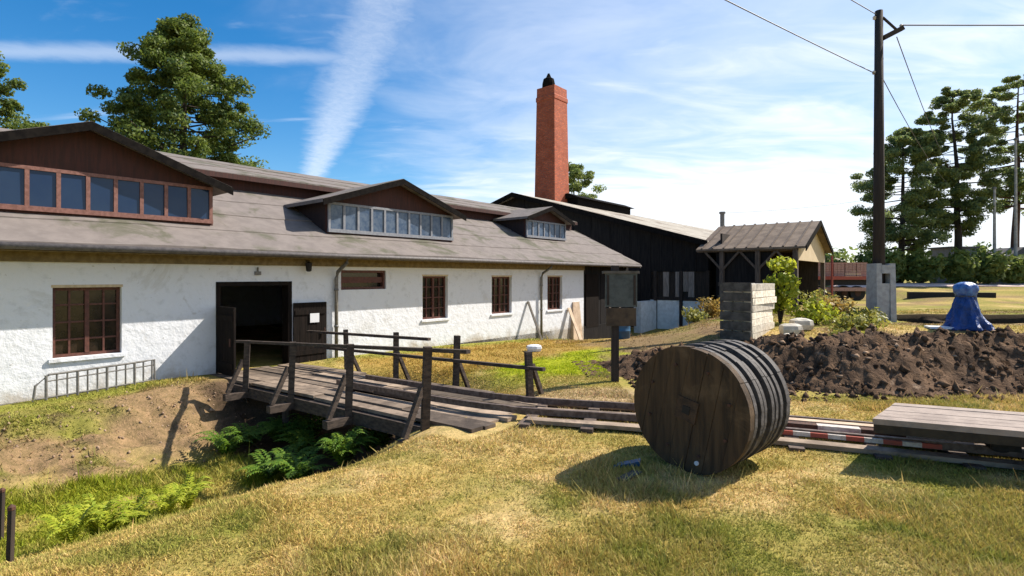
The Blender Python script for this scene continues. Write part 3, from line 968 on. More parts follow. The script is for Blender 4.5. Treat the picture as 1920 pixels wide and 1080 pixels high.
for k in range(12):
    s_ = rl0 + .18 + (rl1 - rl0 - .22) * k / 11
    z_ = H(*P(s_, .3, 0)[:2])
    a = MB(); a.tube([P(s_, .3, z_ - .02), P(s_, .3, z_ + .46)], .016 if k % 3 else .024, 6); a.build('bar', 'galv', rail)

# ------------------------------------------------------------------ black timber shed behind
shed = thing('black_timber_shed', P(40, -10, 0), 'large black tarred timber shed with pale low pitched roof behind the workshop', 'shed')
SG = 22.6
RN, RZ, EN, EZ = -10.26, 7.72, 2.97, 3.88
pit_ = (RZ - EZ) / (EN - RN)
gw = MB()
nb = 40
for k in range(nb):
    n0 = EN - .05 - (EN - .05 - (RN * 2 - EN)) * k / nb
    n1 = EN - .05 - (EN - .05 - (RN * 2 - EN)) * (k + 1) / nb + .012
    zt = lambda q: RZ - abs(q - RN) * pit_ - .17
    zlow = 2.25 if n0 > 0.1 else -1.5
    j = .0 if k % 2 else .015
    gw.hexa([P(SG + .1, n0, zlow), P(SG + j, n0, zlow), P(SG + j, n1, zlow), P(SG + .1, n1, zlow),
             P(SG + .1, n0, zt(n0)), P(SG + j, n0, zt(n0)), P(SG + j, n1, zt(n1)), P(SG + .1, n1, zt(n1))])
gw.build('gable_wall', 'tar_board', shed)
gw = MB()
for k in range(8):
    n0 = EN - .1 - k * .36
    if k in (2, 3, 4, 6):
        gw.sbox(SG + .02, SG + .06, n0 - .34, n0, .86 + (.3 if k == 3 else 0), 2.25)
gw.build('weathered_planks', 'pale_board', shed)
gw = MB(); gw.sbox(SG - .05, SG + .15, -.1, EN + .1, .66, .85)
gw.build('sill_beam', 'dark_board', shed)
gw = MB(); gw.sbox(SG - .02, SG + .3, -.39, 2.9, -1.7, .655); gw.build('plinth', 'limewash_lit', shed)
gw = MB(); gw.sbox(SG - 2.0, SG - .03, -.4, .02, -1.8, .62); gw.build('pier', 'limewash_lit', shed)
gw = MB(); gw.sbox(SG + .11, SG + .4, -.4, EN, -1.9, 2.3); gw.build('inner_wall', 'dark_board', shed)
gw = MB(); gw.sbox(SG + .2, SG + 44, EN - .2, EN, -1.5, EZ - .1); gw.sbox(SG + .2, SG + 44, 2 * RN - EN, 2 * RN - EN + .2, -1.5, EZ - .1); gw.build('side_wall', 'tar_board', shed)
for nn in (EN - .05, 1.45, -.05):
    a = MB(); a.sbox(SG - .10, SG + .0, nn - .10, nn + .08, -1.6, 2.3); a.build('post', 'dark_board', shed)
rf = MB()
for (na, zaa, nb_, zb_) in ((EN + .10, EZ - .03, RN, RZ), (RN, RZ, 2 * RN - EN - .4, EZ - .13)):
    rf.hexa([P(SG - .55, na, zaa - .16), P(SG + 44, na, zaa - .16), P(SG + 44, nb_, zb_ - .16), P(SG - .55, nb_, zb_ - .16),
             P(SG - .55, na, zaa), P(SG + 44, na, zaa), P(SG + 44, nb_, zb_), P(SG - .55, nb_, zb_)])
rf.build('roof', 'grey_roof', shed)
a = MB()
for (na, zaa, nb_, zb_) in ((EN + .11, EZ - .03, RN, RZ), (RN, RZ, 2 * RN - EN - .4, EZ - .13)):
    a.hexa([P(SG - .62, na, zaa - .30), P(SG - .555, na, zaa - .30), P(SG - .555, nb_, zb_ - .30), P(SG - .62, nb_, zb_ - .30),
            P(SG - .62, na, zaa + .02), P(SG - .555, na, zaa + .02), P(SG - .555, nb_, zb_ + .02), P(SG - .62, nb_, zb_ + .02)])
a.build('bargeboard', 'verge', shed)
a = MB()
for s_ in (29.0,):
    a.sbox(s_, s_ + 8.6, RN - .8, RN + .8, RZ - .2, RZ + .35)
    a.hexa([P(s_ - .3, RN - 1.1, RZ + .35), P(s_ + 8.9, RN - 1.1, RZ + .35), P(s_ + 8.9, RN + 1.1, RZ + .35), P(s_ - .3, RN + 1.1, RZ + .35),
            P(s_ - .3, RN - .1, RZ + .75), P(s_ + 8.9, RN - .1, RZ + .75), P(s_ + 8.9, RN + .1, RZ + .75), P(s_ - .3, RN + .1, RZ + .75)])
a.build('ridge_vent', 'verge', shed)
a = MB(); pv = P(38, -1.5, 5.0); a.tube([pv, (pv[0], pv[1], 7.05)], .17, 10); a.tube([(pv[0], pv[1], 7.05), (pv[0], pv[1], 7.2)], .24, 10); a.build('vent_pipe', 'galv', shed)

# ------------------------------------------------------------------ open wing with a cream gable
wing = thing('open_barn', P(24.7, 5, -.4), 'small open timber barn with brown roof and cream gable end', 'barn')
wa, wb = 21.5, 27.9
wm = (wa + wb) / 2
wn0, wn1 = 2.75, 7.45
WE, WR = 3.50, 4.80
a = MB()
for s_, in ((wa - .20,), (wb + .20,)):
    ze_ = WE - .12
    a.hexa([P(s_, wn0, ze_ - .1), P(s_, wn1 + .35, ze_ - .1), P(wm, wn1 + .35, WR - .1), P(wm, wn0, WR - .1),
            P(s_, wn0, ze_), P(s_, wn1 + .35, ze_), P(wm, wn1 + .35, WR), P(wm, wn0, WR)])
wr = a.build('roof', 'wing_roof', wing)
a = MB()
for k in range(9):
    nn = wn0 + .3 + k * (wn1 - wn0) / 8.6
    for s_ in (wa - .20, wb + .20):
        a.bar(P(s_, nn, WE - .10), P(wm, nn, WR + .02), .07, .07)
a.build('roof_batten', 'old_board', wr)
a = MB()
for s_ in (wa - .20, wb + .20):
    a.hexa([P(s_, wn1 + .351, WE - .34), P(wm, wn1 + .351, WR - .22), P(wm, wn1 + .40, WR - .22), P(s_, wn1 + .40, WE - .34),
            P(s_, wn1 + .351, WE - .10), P(wm, wn1 + .351, WR + .02), P(wm, wn1 + .40, WR + .02), P(s_, wn1 + .40, WE - .10)])
a.build('bargeboard', 'verge', wing)
a = MB()
a.prism([P(wa + .1, wn1, 2.75), P(wb - .1, wn1, 2.75), P(wb - .1, wn1, WE - .1), P(wm, wn1, WR - .15), P(wa + .1, wn1, WE - .1)], np.array(P(0, -.08, 0)) - np.array(P(0, 0, 0)))
a.build('gable_boards', 'cream_board', wing)
for s_ in (wa, wb):
    for nn in (wn1 - .1, 5.7, 4.0):
        z_ = H(*P(s_, nn, 0)[:2])
        a = MB(); a.sbox(s_ - .1, s_ + .1, nn - .1, nn + .1, z_ - .2, WE - .1); a.build('post', 'old_board', wing)
for nn, dn in ((5.7, .9), (5.7, -.9), (4.0, .9), (4.0, -.9), (wn1 - .1, -.9)):
    a = MB(); a.bar(P(wa, nn, 2.3), P(wa, nn + dn, 3.3), .1, .1); a.build('brace', 'old_board', wing)
a = MB(); a.sbox(wa - .09, wa + .09, wn0, wn1, WE - .28, WE - .1); a.sbox(wb - .09, wb + .09, wn0, wn1, WE - .28, WE - .1)
a.build('wall_plate', 'old_board', wing)
a = MB(); a.sbox(wb - .25, wb - .12, wn0 + 1, wn1 - .3, -1, WE - .3); a.sbox(wa + .5, wb - .3, wn0 + 1, wn0 + 1.1, -1, 4.2); a.build('shade_backing', 'dark_board', wing)  # dark boards added to make the open barn look shaded inside
a = MB()
for zq in (.55, .95, 1.6):
    a.bar(P(wa + .13, wn0 + 1, zq), P(wa + .13, wn1 - .1, zq), .04, .2)
a.build('side_rail', 'old_board', wing)
a = MB(); a.sbox(wa + .16, wa + .22, wn0 + .9, wn1 - 1.2, -1, WE - .3); a.build('side_wall', 'tar_board', wing)  # black sheet added to stand in for shade under the open roof

# ------------------------------------------------------------------ brick chimney
cx, cy = 3.14, 34.0 + 8
cz0, cz1 = 0.0, 2 + .352 * 42
chim = thing('brick_chimney', (cx, cy, 0), 'tall tapering red brick chimney stack with black cap behind the shed', 'chimney')
def uv_tower(name, sec, mname, parent):
    """stack of square sections (half width, z) rotated; uv in metres"""
    me = bpy.data.meshes.new(name)
    v, f, uvs = [], [], []
    ang = radians(50)
    for (h, z) in sec:
        for k in range(4):
            a = ang + k * pi / 2 + pi / 4
            v.append((h * 1.414 * cos(a), h * 1.414 * sin(a), z))
    for i in range(len(sec) - 1):
        for k in range(4):
            a, b = i * 4 + k, i * 4 + (k + 1) % 4
            f.append((a, b, b + 4, a + 4))
            h0, h1 = sec[i][0], sec[i + 1][0]
            uvs += [(-h0 + k * .13, sec[i][1]), (h0 + k * .13, sec[i][1]), (h1 + k * .13, sec[i + 1][1]), (-h1 + k * .13, sec[i + 1][1])]
    f.append(tuple(range(len(v) - 4, len(v))))
    uvs += [(0, 0)] * 4
    me.from_pydata(v, [], f)
    ul = me.uv_layers.new(name='UVMap')
    for i, q in enumerate(uvs):
        ul.data[i].uv = q
    me.materials.append(MATS[mname])
    o = bpy.data.objects.new(name, me)
    C.objects.link(o); o.parent = parent
    ORG[o.name] = ORG[parent.name]
    return o


uv_tower('shaft', [(1.02, 0), (.97, 8.0), (.86, 15.6)], 'brick', chim)
uv_tower('crown', [(.86, 15.603), (.90, 15.68), (.90, 15.95), (.85, 16.05), (.84, 16.7)], 'brick', chim)
a = MB(); a.lathe([(.52, 16.75), (.50, 17.15), (.42, 17.5), (.22, 17.62), (.08, 17.95)], (cx - .25, cy, 0), 12); a.build('cap', 'verge', chim)

# ------------------------------------------------------------------ footbridge from the doorway to the lawn
def dz(n): return -.24 + .27 * min(max(n / 8.2, 0), 1)
br = thing('footbridge', P(0, 4, -.9), 'weathered timber footbridge with broken railings leading to the dark doorway', 'footbridge')
random.seed(4)
for k in range(9):
    s0 = -1.02 + k * .228
    nn = .05
    while nn < 8.2:
        ln = random.uniform(1.8, 3.2)
        n2 = min(nn + ln, 8.3 + random.uniform(-.12, .15))
        jz = random.uniform(-.018, .018)
        js = random.uniform(-.012, .012)
        if random.random() > .06:
            a = MB()
            a.hexa([P(s0 - js, nn, dz(nn) - .05 + jz), P(s0 + js, n2, dz(n2) - .05 + jz), P(s0 + .205 + js, n2, dz(n2) - .05 + jz), P(s0 + .205 - js, nn, dz(nn) - .05 + jz),
                    P(s0 - js, nn, dz(nn) + jz), P(s0 + js, n2, dz(n2) + jz), P(s0 + .205 + js, n2, dz(n2) + jz), P(s0 + .205 - js, nn, dz(nn) + jz)])
            a.build('deck_plank', 'deck_wood', br)
        nn = n2 + .02
for s_ in (-1.05, -.35, .35, 1.05):
    a = MB(); a.bar(P(s_, .0, dz(0) - .17), P(s_, 8.3, dz(8.3) - .17), .14, .20); a.build('beam', 'bridge_wood', br)
ks = [7.66, 5.85, 4.04, 2.22]
for i, n_ in enumerate(ks):
    a = MB(); a.bar(P(-1.56, n_, dz(n_) - .20), P(1.56, n_, dz(n_) - .20), .14, .12); a.build('cross_beam', 'bridge_wood', br)
    for sg in (-1, 1):
        top = dz(n_) + (.83 + .19 * (n_ - 1.7) / 6.6 + .035 if sg < 0 else (.92 if i else .72))
        tl = random.uniform(-.04, .04)
        a = MB(); a.bar(P(sg * 1.16, n_, dz(n_) - .25), P(sg * 1.16 + tl, n_ + tl, top), .105, .105, up=P(1, 0, 0))
        a.build('post', 'bridge_wood', br)
        a = MB(); a.bar(P(sg * 1.50, n_, dz(n_) - .12), P(sg * 1.20, n_, dz(n_) + .50), .07, .07); a.build('brace', 'bridge_wood', br)
def railbar(sg, na, nb, h, w=.08, hh=.055, m='bridge_wood', off=.08):
    a = MB(); s_ = sg * (1.16 - off)
    a.bar(P(s_, na, dz(na) + h), P(s_, nb, dz(nb) + h), w, hh); a.build('rail', m, br)
a = MB(); a.bar(P(-1.09, 1.65, dz(1.65) + .83), P(-1.07, 8.4, dz(8.3) + 1.01), .075, .05); a.build('rail', 'bridge_wood', br)
railbar(1, .6, 5.2, .83); railbar(1, 1.0, 8.0, .46)
for n_, in ((1.2,), (3.2,), (6.7,)):
    for s_ in (-.8, .8):
        z_ = H(*P(s_, n_, 0)[:2])
        a = MB(); a.tube([P(s_, n_, z_ - .1), P(s_, n_, dz(n_) - .26)], .09, 8); a.build('support', 'bridge_wood', br)

# narrow track: across the bridge, past the reel, under the wagon
trk_pts = [P(0, 4.2, 0)[:2], P(0, 7.5, 0)[:2], (.35, 7.75), (1.73, 7.38), (3.5, 6.75), (4.66, 6.3), (7.0, 5.36), (10, 4.1)]
def resample(pts, step):
    out_ = []
    pts = [np.array(p, float) for p in pts]
    # Catmull-Rom
    for i in range(len(pts) - 1):
        p0 = pts[max(i - 1, 0)]; p1 = pts[i]; p2 = pts[i + 1]; p3 = pts[min(i + 2, len(pts) - 1)]
        n_ = max(2, int(np.linalg.norm(p2 - p1) / step))
        for k in range(n_):
            t = k / n_
            out_.append(.5 * ((2 * p1) + (-p0 + p2) * t + (2 * p0 - 5 * p1 + 4 * p2 - p3) * t * t + (-p0 + 3 * p1 - 3 * p2 + p3) * t ** 3))
    out_.append(pts[-1])
    return out_
ctrs = resample(trk_pts, .25)
def track_z(x, y):
    s, n = sn(x, y)
    return float(dz(n) + .02) if n < 8.2 and abs(s) < 1.3 else max(H(x, y) + .015, .03)
def offset_line(off, z):
    r = []
    for i, p in enumerate(ctrs):
        d = ctrs[min(i + 1, len(ctrs) - 1)] - ctrs[max(i - 1, 0)]
        d /= np.linalg.norm(d)
        q = p + np.array((-d[1], d[0])) * off
        r.append((q[0], q[1], track_z(*p) + z))
    return r
trk = thing('narrow_track', (1.7, 7.4, .03), 'narrow rusty rail track running from the bridge past the reel', 'track')
def sweep(line, w_, h_):
    a = MB()
    vs, fs = [], []
    for i, p in enumerate(line):
        p = np.array(p); d = np.array(line[min(i + 1, len(line) - 1)]) - np.array(line[max(i - 1, 0)])
        d[2] = 0; d /= np.linalg.norm(d)
        x = np.array((-d[1], d[0], 0)) * w_ / 2
        vs += [p - x, p + x, p + x + (0, 0, h_), p - x + (0, 0, h_)]
    for i in range(len(line) - 1):
        b = i * 4
        for k in range(4):
            fs.append((b + k, b + (k + 1) % 4, b + 4 + (k + 1) % 4, b + 4 + k))
    fs += [(0, 1, 2, 3), tuple(len(vs) - 4 + k for k in (3, 2, 1, 0))]
    a.add(vs, fs)
    return a
for off in (-.32, .32):
    sweep(offset_line(off, .05), .055, .085).build('rail', 'rail_steel', trk)
bi = [i for i, p in enumerate(ctrs) if sn(*p)[1] > 8.35]
i0 = bi[0]
for off in (-.52, .0, .52):
    ln = offset_line(off, -.005)[i0:]
    sweep(ln, .17 if off else .24, .05).build('plank', 'deck_wood', trk)
for i in range(i0, len(ctrs), 3):
    p = ctrs[i]; d = ctrs[min(i + 1, len(ctrs) - 1)] - ctrs[i - 1]; d /= np.linalg.norm(d)
    x = np.array((-d[1], d[0])) * .72
    a = MB(); a.bar((p[0] - x[0], p[1] - x[1], track_z(*p) - .02), (p[0] + x[0], p[1] + x[1], track_z(*p) - .02), .16, .06); a.build('sleeper', 'sleeper', trk)

# painted barrier planks lying on the track right of the reel
def bplank(p0, p1, w_, z_, cols_, label):
    p0, p1 = np.array(p0, float), np.array(p1, float)
    t = thing('barrier_plank', (float(p0[0]), float(p0[1]), z_), label, 'plank', 'painted planks lying by the track')
    L = len(cols_)
    for k, m_ in enumerate(cols_):
        q0, q1 = p0 + (p1 - p0) * k / L, p0 + (p1 - p0) * (k + 1) / L
        a = MB(); a.bar((q0[0], q0[1], z_ + .03), (q1[0], q1[1], z_ + .03), w_, .05); a.build('stripe', m_, t)
bplank((3.05, 6.58), (4.75, 5.92), .13, .09, ['white_paint', 'red_paint'] * 5, 'red and white striped plank lying nearest on the track by the reel')
bplank((2.9, 6.86), (5.0, 6.06), .11, .13, ['white_paint', 'rust_iron', 'white_paint', 'rust_iron', 'white_paint'], 'faded white and rust plank lying in the middle of the track')
bplank((2.95, 7.12), (5.2, 6.28), .12, .11, ['tan_plank'] * 1, 'bare pale yellow plank lying on the far rail of the track')

# ------------------------------------------------------------------ wooden reel
reel = thing('wooden_reel', (2.15, 5.72, .02), 'big dark wooden reel of stacked plank discs standing on the lawn', 'reel')
ax = np.array((.74, .67, 0)); ax /= np.linalg.norm(ax)
lat = np.array((ax[1], -ax[0], 0.0))
R = .645
tilt = radians(12)
u1 = lat * sin(tilt) + np.array((0, 0, 1)) * cos(tilt)      # plank direction on the face
u2 = lat * cos(tilt) - np.array((0, 0, 1)) * sin(tilt)
rc = np.array((1.78, 5.42, R + H(1.9, 5.5) - .005))
def plank_disc(d0, th, r, m_, npl=7, gap=.0022):
    a = MB()
    edges = [-r + 2 * r * k / npl for k in range(npl + 1)]
    for k in range(npl):
        x0, x1 = edges[k] + gap, edges[k + 1] - gap
        pts = []
        sub = 7
        for j in range(sub + 1):
            x = x0 + (x1 - x0) * j / sub
            pts.append((x, math.sqrt(max(r * r - x * x, 0))))
        for j in range(sub + 1):
            x = x1 + (x0 - x1) * j / sub
            pts.append((x, -math.sqrt(max(r * r - x * x, 0))))
        jz = random.uniform(-.005, .005); er = random.uniform(.975, 1.008)
        pts = [(x, y * er) for x, y in pts]
        a.prism([rc + u2 * x + u1 * y + ax * (d0 + jz) for x, y in pts], ax * th)
    return a.build('disc', m_, reel)
d = plank_disc(0, .09, R, 'reel_face')
pos = [.125, .250, .350, .485, .605, .720, .855]
for i, q in enumerate(pos):
    plank_disc(q, [.06, .06, .055, .06, .055, .06, .09][i], R - [.012, .004, .015, .0, .010, .006, .0][i], 'reel_rim', 7)
a = MB(); a.tube([rc + ax * .0905, rc + ax * .86], R - .09, 40); a.build('core', 'reel_core', reel)
a = MB()
hp = .115
c0 = rc - ax * .02
a.prism([c0 + u1 * hp + u2 * hp, c0 - u1 * hp + u2 * hp, c0 - u1 * hp - u2 * hp, c0 + u1 * hp - u2 * hp], ax * .012); a.build('hub_plate', 'hub_iron', reel)
a = MB(); c1_ = rc - ax * .028; a.prism([c1_ + u1 * .04 + u2 * .04, c1_ - u1 * .04 + u2 * .04, c1_ - u1 * .04 - u2 * .04, c1_ + u1 * .04 - u2 * .04], ax * .007); a.build('axle_hole', 'black_iron', reel)
for k in range(8):
    an = k * pi / 4 + .3
    q = rc + (u1 * cos(an) + u2 * sin(an)) * .46
    a = MB(); a.tube([q - ax * .018, q + ax * .01], .016, 8); a.build('bolt', 'rust_iron', reel)
an = -2.4
q = rc + (u1 * -.86 + u2 * .38) * .56
a = MB(); a.tube([q - ax * .02, q], .022, 8); a.build('bolt', 'paper', reel)
# chocks and scraps by the reel
cl = MB(); cl.prism([(1.02, 5.52, H(1.1, 5.5) - .01), (1.34, 5.58, H(1.1, 5.5) - .01), (1.34, 5.58, H(1.1, 5.5) + .055), (1.10, 5.53, H(1.1, 5.5) + .03)], (.03, .10, 0))
tag(cl.build('reel_wedge', 'blue_plastic', base=(1.15, 5.6, 0)), 'blue plastic wedge on the grass at the left of the wooden reel', 'wedge')
cl = MB(); cl.bar((1.05, 5.16, H(1.05, 5.16) + .012), (1.27, 5.38, H(1.2, 5.4) + .015), .10, .03)
tag(cl.build('plank_offcut', 'stack_wood', base=(1.15, 5.25, 0)), 'short grey plank offcut lying in the shadow of the wooden reel', 'plank')

# ------------------------------------------------------------------ flat wagon
wag = thing('flat_wagon', (5.8, 5.6, .08), 'low flat rail wagon with grey deck at the right end of the track', 'wagon')
ta = np.array((.925, -.38)); ta /= np.linalg.norm(ta)
tp = np.array((-ta[1], ta[0]))
A_ = np.array((3.80, 5.62)); B_ = np.array((4.54, 6.32))
L_ = 4.2
a = MB()
npl = 6
for k in range(npl):
    q0 = A_ + (B_ - A_) * (k / npl) ; q1 = A_ + (B_ - A_) * ((k + 1) / npl - .012)
    jz = random.uniform(-.004, .004)
    poly = [(*q0, .44 + jz), (*(q0 + ta * L_), .44 + jz), (*(q1 + ta * L_), .44 + jz), (*q1, .44 + jz)]
    a.prism(poly, (0, 0, .06))
a.build('deck', 'wagon_top', wag)
a = MB()
inn = .02
a.prism([(*(A_ + ta * inn), .35), (*(A_ + ta * (L_ - inn)), .35), (*(A_ + ta * (L_ - inn) + tp * .06), .35), (*(A_ + ta * inn + tp * .06), .35)], (0, 0, .088))
a.prism([(*(B_ + ta * inn - tp * .07), .30), (*(B_ + ta * (L_ - inn) - tp * .07), .30), (*(B_ + ta * (L_ - inn) - tp * .01), .30), (*(B_ + ta * inn - tp * .01), .30)], (0, 0, .138))
dAB = (B_ - A_) / np.linalg.norm(B_ - A_)
a.prism([(*(A_ + dAB * .08 + ta * .02), .35), (*(A_ + dAB * .08 + ta * .12), .35), (*(B_ - dAB * .10 + ta * .10), .35), (*(B_ - dAB * .10 + ta * .0), .35)], (0, 0, .086))
a.build('frame', 'wagon_side', wag)
def tcen(t):   # point on the track at parameter along ta from a reference
    return np.array((4.66, 6.3)) + ta * t
for t in (.75, 1.9):
    cpt = tcen(t)
    a = MB(); a.tube([(*(cpt - tp * .42), .24), (*(cpt + tp * .42), .24)], .03, 8); ax_o = a.build('axle', 'black_iron', wag)
    for off in (-.32, .32):
        q = cpt + tp * off
        a = MB(); a.tube([(*(q - tp * .03), .265), (*(q + tp * .03), .265)], .15, 20)
        a.tube([(*(q - tp * .05), .265), (*(q + tp * .05), .265)], .06, 12); a.build('wheel', 'black_iron', ax_o)
    for sg in (-1, 1):
        a = MB(); a.bar((*(cpt + tp * .45 * sg - ta * .12), .25), (*(cpt + tp * .45 * sg + ta * .12), .25), .06, .16); a.build('axle_box', 'black_iron', wag)
bt_ = MB(); bt_.bar((5.05, 5.12, .12), (6.6, 4.50, .12), .16, .07)
tag(bt_.build('loose_beam', 'stack_wood', base=(5.05, 5.12, 0)), 'pale squared beam lying on the grass under the wagon edge', 'beam')

# ------------------------------------------------------------------ soil heap
hx = np.arange(1.5, 19, .07); hy = np.arange(8.4, 13.2, .07)
HX, HY = np.meshgrid(hx, hy)
cyl = 10.55 + 1.0 * sst(4.2, 2.2, HX) + .35 * np.sin(HX * .6) + .2 * np.sin(HX * 1.7)
amp = np.interp(HX, [2.0, 2.5, 3.4, 5, 7, 10, 14, 18, 19], [0, .26, .5, .70, .82, .80, .86, .7, .4])
prof = np.exp(-((HY - cyl) / np.where(HY < cyl, 1.02, .95)) ** 2 * 1.15) - .10
rough = (fbm(HX * 1.6, HY * 1.6, 5) - .5) * .62 + (fbm(HX * 5.5 + 9, HY * 5.5, 4) - .5) * .30
rid = 1 - np.abs(fbm(HX * 3.2 + 30, HY * 3.2 + 4, 3) * 2 - 1)
hz_ = amp * prof * 1.16 + (rough + (rid - .6) * .18 + (fbm(HX * 13 + 5, HY * 13, 3) - .5) * .16) * np.clip(prof, 0, 1) ** .5 * np.clip(amp * 1.5, 0, 1) * .8
edge = prof < .02
HZ = height(HX, HY) + np.where(edge, -.15, np.maximum(hz_, -.05))
nyh, nxh = HX.shape
ii = np.arange(nyh * nxh).reshape(nyh, nxh)
ff = np.stack([ii[:-1, :-1], ii[:-1, 1:], ii[1:, 1:], ii[1:, :-1]], -1).reshape(-1)
jit = RNG.normal(0, .020, (nyh * nxh, 3))
vh = np.c_[HX.ravel(), HY.ravel(), HZ.ravel()] + jit
hp_ = raw_mesh('soil_heap', vh, ff, 4, 'soil', base=(9, 10.5, 0))
tag(hp_, 'long heap of dark freshly dug soil behind the reel and wagon', 'heap')
# loose clods on and around it, one mass nobody could count
cv_, cf_ = [], []
oct_f = np.array([(0, 2, 4), (2, 1, 4), (1, 3, 4), (3, 0, 4), (2, 0, 5), (1, 2, 5), (3, 1, 5), (0, 3, 5)])
for k in range(6500):
    x = random.uniform(2.2, 17.5); y = random.gauss(10.3, .85)
    if random.random() < .16: y = random.uniform(8.5, 9.6)
    if y < 8.45 or y > 12.8: continue
    i_, j_ = int((y - 8.4) / .07), int((x - 1.5) / .07)
    if not (0 <= i_ < nyh and 0 <= j_ < nxh): continue
    z = max(HZ[i_, j_], H(x, y))
    r = .014 + .085 * random.random() ** 5
    v = np.array([(1, 0, 0), (-1, 0, 0), (0, 1, 0), (0, -1, 0), (0, 0, 1), (0, 0, -1)]) * r * RNG.uniform(.6, 1.3, (6, 3)) + RNG.normal(0, r * .25, (6, 3))
    cf_.append(oct_f + 6 * len(cv_)); cv_.append(v + (x, y, z + r * .2))
cl_ = raw_mesh('clods', np.concatenate(cv_), np.concatenate(cf_).ravel(), 3, 'soil', base=(9, 10.5, 0))
tag(cl_, 'loose clods of earth scattered over the dark soil heap', 'clods', kind='stuff')

cv_, cf_ = [], []
for k in range(420):
    x = random.uniform(2.6, 17.5); y = random.gauss(10.0, .7)
    i_, j_ = int((y - 8.4) / .07), int((x - 1.5) / .07)
    if not (0 <= i_ < nyh and 0 <= j_ < nxh): continue
    z = max(HZ[i_, j_], H(x, y))
    r = .018 + .05 * random.random() ** 3
    v = np.array([(1, 0, 0), (-1, 0, 0), (0, 1, 0), (0, -1, 0), (0, 0, 1), (0, 0, -1)]) * r * RNG.uniform(.6, 1.4, (6, 3)) * (1.4, 1, .7) + RNG.normal(0, r * .25, (6, 3))
    cf_.append(oct_f + 6 * len(cv_)); cv_.append(v + (x, y, z + r * .3))
tag(raw_mesh('stones', np.concatenate(cv_), np.concatenate(cf_).ravel(), 3, 'pale_soil', base=(9, 10.5, 0)), 'pale stones and dry crumbs in the dark soil heap', 'stones', kind='stuff')
cv_, cf_ = [], []
for k in range(700):
    q = P(random.uniform(-6, -.9), random.gauss(2.0, .7), 0)
    if not .8 < sn(q[0], q[1])[1] < 3.4: continue
    r = .008 + .035 * random.random() ** 4
    v = np.array([(1, 0, 0), (-1, 0, 0), (0, 1, 0), (0, -1, 0), (0, 0, 1), (0, 0, -1)]) * r * RNG.uniform(.6, 1.3, (6, 3))
    cf_.append(oct_f + 6 * len(cv_)); cv_.append(v + (q[0], q[1], H(q[0], q[1]) + r * .2))
tag(raw_mesh('bank_stones', np.concatenate(cv_), np.concatenate(cf_).ravel(), 3, 'pale_soil', base=P(-3, 2, -.5)), 'small stones and clods lying on the bare bank below the wall', 'stones', kind='stuff')

# ------------------------------------------------------------------ notice board on a post, blue barrel, white stone
bx, by = 1.96, 10.15
bz = H(bx, by)
nb_o = thing('notice_board', (bx, by, bz), 'grey notice board on a dark post standing beside the bright lawn', 'notice board')
a = MB(); a.box((bx - .065, by - .06, bz - .1), (bx + .065, by + .06, 2.2)); a.build('post', 'pole_wood', nb_o)
a = MB(); a.box((bx - .20, by - .10, 1.42), (bx + .40, by - .062, 2.05)); pn_ = a.build('panel', 'sign_panel', nb_o)
a = MB(); a.box((bx - .24, by - .13, 2.051), (bx + .44, by + .06, 2.10)); a.build('board_roof', 'stack_wood', nb_o)
a = MB(); a.box((bx - .18, by - .10, 1.06), (bx + .38, by - .062, 1.40)); a.build('lower_panel', 'sign_lower', nb_o)
a = MB(); a.box((bx - .17, by - .112, 1.46), (bx - .13, by - .101, 2.02)); a.box((bx + .33, by - .112, 1.46), (bx + .37, by - .101, 2.02)); a.build('frame', 'dark_board', pn_)

bq = (3.82, 18.6); z_ = H(*bq)
ba = thing('blue_barrel', (bq[0], bq[1], z_), 'blue plastic barrel standing near the wall behind the notice board', 'barrel')
a = MB(); a.lathe([(.25, 0), (.29, .05), (.30, .28), (.315, .30), (.30, .32), (.30, .52), (.315, .54), (.29, .57), (.27, .78), (.24, .82)], (bq[0], bq[1], z_), 24); a.build('drum', 'blue_plastic', ba, smooth=True)
a = MB(); a.lathe([(.25, .822), (.26, .86), (.2, .88)], (bq[0], bq[1], z_), 24); a.build('lid', 'blue_tarp_pale', ba)


def stone(name, c, r, m_, label, cat, group=None, sq=(1, 1, .7), seed=0):
    rr = random.Random(seed)
    a = MB()
    n_ = 10
    prof = [(.30, 0), (.9, .12), (1.0, .5), (.92, .85), (.55, 1.0)]
    ph = [rr.uniform(.85, 1.12) for _ in range(n_)]
    base = len(a.v)
    z0 = c[2]
    for (q, zz) in prof:
        for k in range(n_):
            an = 2 * pi * k / n_
            ca, sa_ = cos(an), sin(an)
            mx = (abs(ca) ** 4 + abs(sa_) ** 4) ** .25
            a.v.append((c[0] + r * sq[0] * q * ph[k] * ca / mx, c[1] + r * sq[1] * q * ph[(k + 3) % n_] * sa_ / mx, z0 + r * sq[2] * (zz - .05) * rr.uniform(.95, 1.05)))
    for i in range(len(prof) - 1):
        for k in range(n_):
            p_, q_ = base + i * n_ + k, base + i * n_ + (k + 1) % n_
            a.f.append((p_, q_, q_ + n_, p_ + n_))
    a.f.append(tuple(base + k for k in reversed(range(n_)))); a.f.append(tuple(base + (len(prof) - 1) * n_ + k for k in range(n_)))
    o = a.build(name, m_, base=c)
    return tag(o, label, cat, group)


wx, wy = .65, 15.6
stone('white_stone', (wx, wy, H(wx, wy)), .24, 'sheet_white', 'white painted stone on the dry grass behind the last bridge post', 'stone', sq=(1, .7, .8), seed=3)

